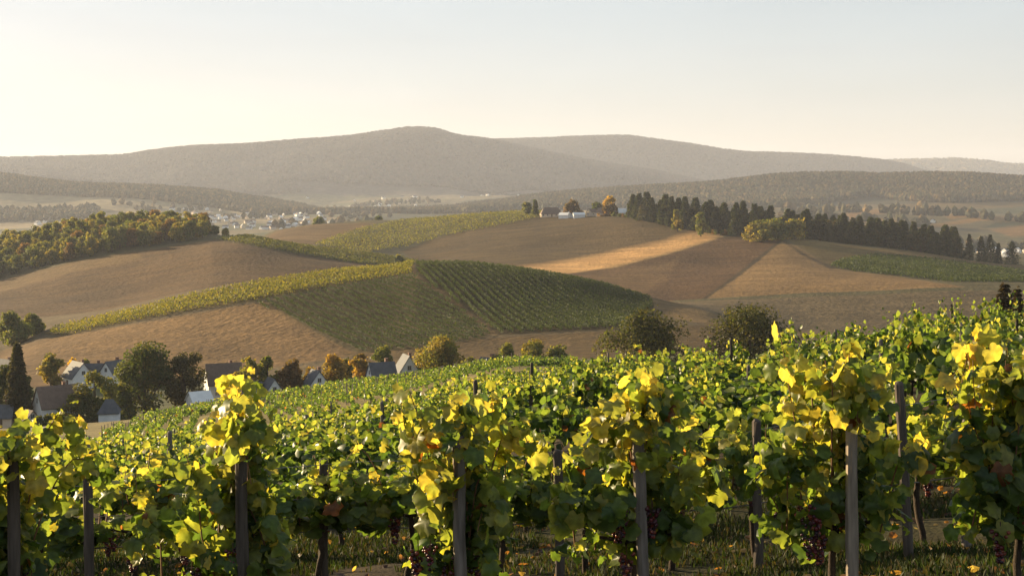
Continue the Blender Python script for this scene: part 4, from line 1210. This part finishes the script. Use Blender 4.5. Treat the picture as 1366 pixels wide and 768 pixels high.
P = scatter(34000, -80, 640, 3050, 3650, lambda u, v, x, y: (v < np.interp(u, [-80, 0, 100, 200, 280, 340, 420, 640], [250, 257, 262, 266, 276, 286, 292, 284])), rg)
P2 = scatter(5000, -80, 430, 2300, 3100, lambda u, v, x, y: (v < np.interp(u, [-80, 0, 60, 130, 140], [299, 297, 294, 292, 200])) & (v > 272), rg)
P3 = scatter(2600, -80, 620, 2200, 4600, lambda u, v, x, y: fbm(x, y, 260, 2, 3) > 0.25, rg)
P = np.vstack([P, P2, P3])
blobs('far_wood', 'brownish wood on the hazy left ridge', P, rg.uniform(9, 17, len(P)), rg.uniform(9, 15, len(P)), FCOL, rg)
P = scatter(60000, 620, 1460, 2650, 3650, lambda u, v, x, y: (v < np.interp(u, [620, 700, 1040, 1100, 1160, 1200, 1270, 1366, 1460], [285, 281, 277, 272, 262, 268, 271, 268, 268])) & ~((u > 1140) & (u < 1235) & (v > 251) & (v < 262) & (fbm(x, y, 150, 2, 8) > -0.1)), rg)
P2 = scatter(9000, 900, 1460, 1500, 2800, lambda u, v, x, y: (np.abs(fbm(x, y, 260, 2, 13)) < 0.018) | (fbm(x, y, 90, 2, 15) > 0.50), rg)
P = np.vstack([P, P2])
blobs('far_wood', 'dark wood on the ridge behind the conifer belt', P, rg.uniform(8, 19, len(P)), rg.uniform(9, 16, len(P)), FCOL[:4], rg, 0.42)
P = scatter(130000, -120, 1500, 4700, 7450, lambda u, v, x, y: (y > 5000) | (fbm(x, y, 400, 2, 5) > 0), rg)
blobs('mountain_wood', 'woods covering the long mountain', P, rg.uniform(11, 20, len(P)), rg.uniform(13, 24, len(P)), FMT, rg, 0.14)
P = scatter(16000, -120, 1500, 9000, 10300, lambda u, v, x, y: u > 1000, rg)
blobs('mountain_wood', 'woods on the farthest bluish ridge at the right', P, rg.uniform(16, 28, len(P)), rg.uniform(20, 34, len(P)), FCOL, rg)

# ------------------------------------------------------------------ houses
def house(loc, L_, Wd, wh, rise, rz, wall, roof, label, windows=True, chim=True, cat='house', name='village_house', group=None, door=True, hip=0.0, gable_windows=1):
    o = tag(empty(name, loc, rz), label, cat, group)
    x, y = L_ / 2, Wd / 2
    mb = MB()
    if hip > 0:
        mb.box(0, 0, wh / 2 - 1.0, L_, Wd, wh + 2.0)
    else:
        v = [(-x, -y, -2), (x, -y, -2), (x, y, -2), (-x, y, -2), (-x, -y, wh), (x, -y, wh), (x, y, wh), (-x, y, wh), (-x, 0, wh + rise), (x, 0, wh + rise)]
        mb.add(v, [[0, 1, 5, 4], [2, 3, 7, 6]]); mb.add(v, [[1, 2, 6, 9, 5]]); mb.add(v, [[3, 0, 4, 8, 7]])
    mb.build('wall', wall, o)
    # roof: two slabs with thickness and overhang
    rb = MB(); ov = 0.35; tk = 0.18; gx = x + 0.25
    sl_ = rise / y
    hx = x * hip if hip > 0 else 0
    for s in (-1, 1):
        e = (y + ov)
        top = [(-gx, s * e, wh - ov * sl_ + tk), (gx, s * e, wh - ov * sl_ + tk), (gx - hx, 0, wh + rise + tk), (-gx + hx, 0, wh + rise + tk)]
        bot = [(px_, py_, pz - tk + 0.012) for px_, py_, pz in top]
        V = np.array(top + bot)
        f = [[0, 1, 2, 3], [7, 6, 5, 4], [0, 4, 5, 1], [1, 5, 6, 2], [3, 7, 4, 0]]
        if s > 0: f = [q[::-1] for q in f]
        rb.add(V, f)
    if hip > 0:
        for s in (-1, 1):
            e = y + ov
            V = np.array([(s * gx, -e, wh - ov * sl_ + tk - 0.01), (s * gx, e, wh - ov * sl_ + tk - 0.01), (s * (gx - hx), 0, wh + rise + tk - 0.01)])
            rb.add(V, [[0, 1, 2]] if s > 0 else [[2, 1, 0]])
    ro = rb.build('roof', roof, o)
    if chim:
        cb = MB(); cxp = x * 0.45
        cb.box(cxp, y * 0.2, wh + rise * 0.8 + 0.55, 0.6, 0.6, 1.5); cb.box(cxp, y * 0.2, wh + rise * 0.8 + 1.34, 0.72, 0.72, 0.1)
        cb.build('chimney', M_BRICK, ro)
    def win(px_, py_, pz, ax, w=0.9, h=1.15):
        fb = MB(); gb = MB()
        fr = 0.09
        def bx(m, a, b, sa, sb, dep, out_):
            if ax == 'y': m.box(px_ + a, py_ + np.sign(py_) * out_, pz + b, sa, dep, sb)
            else: m.box(px_ + np.sign(px_) * out_, py_ + a, pz + b, dep, sa, sb)
        bx(fb, -w / 2, 0, fr, h + fr, 0.1, 0.03); bx(fb, w / 2, 0, fr, h + fr, 0.1, 0.03)
        bx(fb, 0, h / 2, w - fr, fr, 0.1, 0.03); bx(fb, 0, -h / 2, w - fr, fr, 0.1, 0.03); bx(fb, 0, 0, 0.05, h - fr, 0.08, 0.03)
        wo = fb.build('window', M_FRAME, o)
        bx(gb, 0, 0, w - fr, h - fr, 0.03, 0.012)
        gb.build('pane', M_GLASS, wo)
    if windows:
        n = max(1, int(L_ / 3.2))
        for s in (-1, 1):
            for i in range(n):
                xx = (i + 0.5) / n * L_ - x
                if door and s < 0 and i == n // 2:
                    db = MB(); db.box(xx, -y - 0.02, 1.0, 1.0, 0.08, 2.0); db.build('door', M_DOOR, o)
                else:
                    win(xx, s * y, wh * 0.58, 'y')
        for s in (-1, 1):
            for gy in ((0,) if gable_windows == 1 else (-y * 0.4, y * 0.4)):
                if hip == 0: win(s * x, gy, wh + rise * 0.3, 'x', 0.8, 0.95)
            win(s * x, y * 0.35, wh * 0.55, 'x')
    return o

def hs(u, Y, L_, Wd, wh, rise, deg, wall, roof, label, dz=0.0, **k):
    x, y, z = at(u, Y)
    if Y < 400: L_ *= 0.7; Wd *= 0.8
    return house((x, y, z + dz), L_, Wd, wh, rise, R(deg), wall, roof, label, **k)
HOUSES = [
    (75, 272, 10.5, 6.5, 4.2, 3.5, 38, M_PLASTER, M_TILE, 'white house with a long brown roof and its white gable facing the road', {}),
    (104, 335, 9, 6.5, 2.8, 3.2, -50, M_PLASTER, M_SLATE, 'small white-gabled house behind the round green tree', {}),
    (124, 340, 8, 5, 2.4, 2.4, 8, M_PLASTER, M_SLATE, 'long low slate-roofed house at the back of the village', {}),
    (153, 338, 8, 5.5, 3.0, 2.6, 60, M_PLASTER, M_SLATE, 'half hidden house behind the biggest village tree', {}),
    (146, 266, 5.2, 4.4, 2.5, 2.0, 10, M_PLASTER, M_SLATE, 'small white hut with a grey hipped roof by the vine rows', dict(hip=0.75, chim=False, windows=False, name='garden_hut', cat='hut')),
    (298, 302, 10.5, 6.5, 4.4, 3.8, 24, M_PLASTER, M_TILE, 'brown-roofed house with a steep white gable right of the dark trees', {}),
    (266, 284, 6.0, 4.6, 3.0, 1.6, 35, M_PLASTER, M_PLASTER, 'low white-roofed shed beside the dark round trees', dict(chim=False, windows=False, name='shed', cat='shed')),
    (326, 288, 10, 6, 2.9, 2.5, 4, M_PLASTER, M_SLATE, 'long grey-roofed house in front of the steep white gable', {}),
    (362, 288, 5.5, 5, 2.7, 2.8, -60, M_PLASTER, M_SLATE, 'small white gable below the olive trees', dict(chim=False)),
    (421, 294, 5.5, 5.0, 2.8, 2.6, -58, M_PLASTER, M_SLATE, 'small house with bluish roof between the brown and the orange tree', {}),
    (509, 294, 7.5, 5.5, 2.5, 2.7, 24, M_PLASTER, M_SLATE, 'white house with a dark slate roof at the edge of the vines', {}),
    (542, 300, 7, 5.6, 2.3, 3.4, -70, M_PLASTER, M_SLATE, 'house with the tallest plain white gable beside the wide olive-gold tree', {}),
    (651, 288, 5.5, 4.6, 2.6, 2.0, -45, M_PLASTER, M_SLATE, 'last small white house with a dark roof before the olive trees', {}),
    (6, 330, 8, 6, 4.2, 3.4, -35, M_PLASTER, M_SLATE, 'white house end at the left edge behind the pointed conifer', {}),
    (2, 268, 6, 5, 2.4, 2.0, 10, M_CREAM, M_SLATE, 'bluish-roofed house cut by the left edge', {}),
    (39, 258, 3.2, 3.2, 1.8, 1.4, -40, M_CREAM, M_TILE, 'pinkish cream house end low at the left, beside the yellow leaves', dict(chim=False)),
]
for u, Y, L_, Wd, wh, rise, deg, wall, roof, lab, k in HOUSES:
    hs(u, Y, L_, Wd, wh, rise, deg, wall, roof, lab, **k)
FARM = [
    (735, 1130, 17, 11, 2.2, 5.0, 6, M_CREAM, M_TILE, 'brown-roofed farm barn on the hilltop', dict(hip=0.35, name='farm_barn', cat='barn')),
    (753, 1105, 8, 5, 2.6, 1.8, -30, M_PLASTER, M_PLASTER, 'white shed right of the farm barn', dict(name='shed', cat='shed')),
    (772, 1100, 9, 5, 2.4, 1.6, 10, M_PLASTER, M_PLASTER, 'low white shed under the dark rounded farm tree', dict(name='shed', cat='shed')),
    (790, 1110, 7, 6, 3.0, 2.6, 40, M_CREAM, M_TILE, 'small cream house left of the bright yellow farm tree', dict(name='farm_house')),
    (803, 1095, 8, 6, 3.2, 3.4, -50, M_CREAM, M_TILE, 'cream gabled house below the bright yellow farm tree', dict(name='farm_house')),
    (825, 1096, 7, 5, 3.0, 2.2, -35, M_PLASTER, M_TILE, 'white house with a brown roof left of the white farmhouse', dict(name='farm_house')),
    (762, 1108, 7, 5, 2.8, 2.2, 55, M_PLASTER, M_TILE, 'little white gabled house between the two white farm sheds', dict(name='farm_house')),
    (818, 1092, 5, 4, 2.6, 1.8, 20, M_PLASTER, M_PLASTER, 'smallest white shed between the yellow tree and the white farmhouse', dict(name='shed', cat='shed')),
    (833, 1088, 10, 7, 3.6, 3.2, 8, M_PLASTER, M_PLASTER, 'white farmhouse at the right end of the hilltop farm', dict(name='farm_house')),
]
for u, Y, L_, Wd, wh, rise, deg, wall, roof, lab, k in FARM:
    hs(u, Y, L_, Wd, wh, rise, deg, wall, roof, lab, chim=False, windows=k.get('cat') != 'shed', **k)

# tiny houses of the far villages: simple wall + roof, shared meshes
def tiny(seed):
    rg = np.random.default_rng(seed)
    L_, Wd, wh, rise = rg.uniform(9, 15), rg.uniform(7, 10), rg.uniform(4, 6), rg.uniform(2.6, 4.2)
    x, y = L_ / 2, Wd / 2
    a, b = MB(), MB()
    v = [(-x, -y, -3), (x, -y, -3), (x, y, -3), (-x, y, -3), (-x, -y, wh), (x, -y, wh), (x, y, wh), (-x, y, wh), (-x, 0, wh + rise), (x, 0, wh + rise)]
    a.add(v, [[0, 1, 5, 4], [2, 3, 7, 6]]); a.add(v, [[1, 2, 6, 9, 5]]); a.add(v, [[3, 0, 4, 8, 7]])
    for s in (-1, 1):
        V = [(-x - .4, s * (y + .4), wh - .3), (x + .4, s * (y + .4), wh - .3), (x + .4, 0, wh + rise + .25), (-x - .4, 0, wh + rise + .25)]
        f = [[0, 1, 2, 3]]
        b.add(V, f if s < 0 else [f[0][::-1]])
        V2 = [(p[0], p[1], p[2] - 0.2) for p in V]
        b.add(V2, [f[0][::-1]] if s < 0 else f)
    roof = [M_TILE, M_SLATE, M_TILE, M_PLASTER][seed % 4]
    return [('wall', a.mesh('wall', M_PLASTER if seed % 3 else M_CREAM)), ('roof', b.mesh('roof', roof))]
TINY = [tiny(s) for s in range(8)]
def town(n, ulo, uhi, ylo, yhi, vlo, vhi, label, group, seed, sc=1.0, cen=None):
    rg = np.random.default_rng(seed); pts = []
    for _ in range(n * 60):
        if len(pts) >= n: break
        u = rg.uniform(ulo, uhi); y = rg.uniform(ylo, yhi)
        x, _, z = at(u, y); v = VH - z * F / y
        if not (vlo <= v <= vhi): continue
        i = int(round((u - UU[0]) / 2.5)); j = int(np.searchsorted(YS, y)) - 2
        if v - 6 * F / y > RUNMIN[i, j] + 1: continue
        if any((x - a) ** 2 + (y - b) ** 2 < 120 for a, b in pts): continue
        pts.append((x, y))
        s = sc * rg.uniform(0.75, 1.25)
        inst('distant_house', (x, y, z), rg.uniform(0, 3.14), (s, s, s), TINY[rg.integers(0, 8)], label, 'house', group)
town(140, 215, 440, 1900, 3150, 270, 308, 'tiny pale house of the hazy village behind the left wood', 'houses of the hazy left village', 1, 0.7)
town(6, 40, 70, 2300, 3100, 280, 300, 'tiny pale house in the haze above the left wood', 'houses above the left wood', 2, 0.8)
town(36, 410, 575, 2600, 4700, 252, 282, 'tiny pale house at the foot of the long mountain', 'houses at the mountain foot', 3, 0.75)
town(10, 610, 760, 2600, 4700, 258, 276, 'tiny pale house on the pale fields left of the farm', 'houses on the pale valley fields', 4, 0.75)
town(22, 1262, 1380, 1250, 1700, 312, 350, 'small pale house of the town behind the last conifers', 'houses of the town behind the conifers', 5, 0.55)
town(5, 1215, 1245, 1900, 2500, 275, 300, 'small house among trees on the far right fields', 'houses on the far right fields', 6, 0.6)

# ------------------------------------------------------------------ grass and weeds between the near rows
rg = np.random.default_rng(9)
def grass(name, n, ylo, yhi, hlo, hhi, cols, label, thr=-0.1):
    y = np.sqrt(rg.uniform(ylo ** 2, yhi ** 2, n)); x = rg.uniform(-0.43, 0.43, n) * y
    k = fbm(x, y, 0.9, 3, 12) > thr
    x, y = x[k], y[k]; n = len(x)
    z = ter(x, y)
    h = rg.uniform(hlo, hhi, n); w = h * rg.uniform(0.04, 0.10, n) + 0.002
    a = rg.uniform(0, 6.283, n); ln = rg.uniform(0.1, 0.7, n) * h; la = rg.uniform(0, 6.283, n)
    ax, ay = np.cos(a) * w, np.sin(a) * w
    V = np.stack([np.stack([x - ax, y - ay, z - .02], 1), np.stack([x + ax, y + ay, z - .02], 1),
                  np.stack([x + ax * .7 + np.cos(la) * ln * .4, y + ay * .7 + np.sin(la) * ln * .4, z + h * .6], 1),
                  np.stack([x + np.cos(la) * ln, y + np.sin(la) * ln, z + h], 1)], 1)
    cols = np.array(cols); c = cols[rg.integers(0, len(cols), n)] * rg.uniform(0.7, 1.3, n)[:, None]
    mb = MB(); mb.add(V.reshape(-1, 3), np.arange(n * 4).reshape(n, 4), np.repeat(c, 4, 0))
    return tag(mb.build(name, M_GRASS), label, 'grass', kind='stuff')
grass('grass', 150000, 8, 22, 0.015, 0.10, [(0.022, 0.036, 0.010), (0.030, 0.038, 0.012), (0.06, 0.05, 0.022), (0.03, 0.05, 0.012)], 'short grass and weeds under the vines', -0.12)
# fallen leaves
n = 1100
y = np.sqrt(rg.uniform(64, 18 ** 2, n)); x = rg.uniform(-0.43, 0.43, n) * y
mb = MB()
fc = np.array([(0.16, 0.08, 0.03), (0.24, 0.14, 0.05), (0.10, 0.055, 0.03), (0.30, 0.22, 0.08)])[rg.integers(0, 4, n)] * rg.uniform(0.7, 1.3, n)[:, None]
add_leaves(mb, np.stack([x, y, ter(x, y) + 0.03], 1), rg.normal(0, 0.35, (n, 3)) + np.array([0, 0, 1]), rg.normal(0, 1, (n, 3)), rg.uniform(0.06, 0.13, n), fc, LEAF_LO, rg)
tag(mb.build('fallen_leaves', M_VINE), 'dry brown leaves fallen under the vines', 'leaves', kind='stuff')
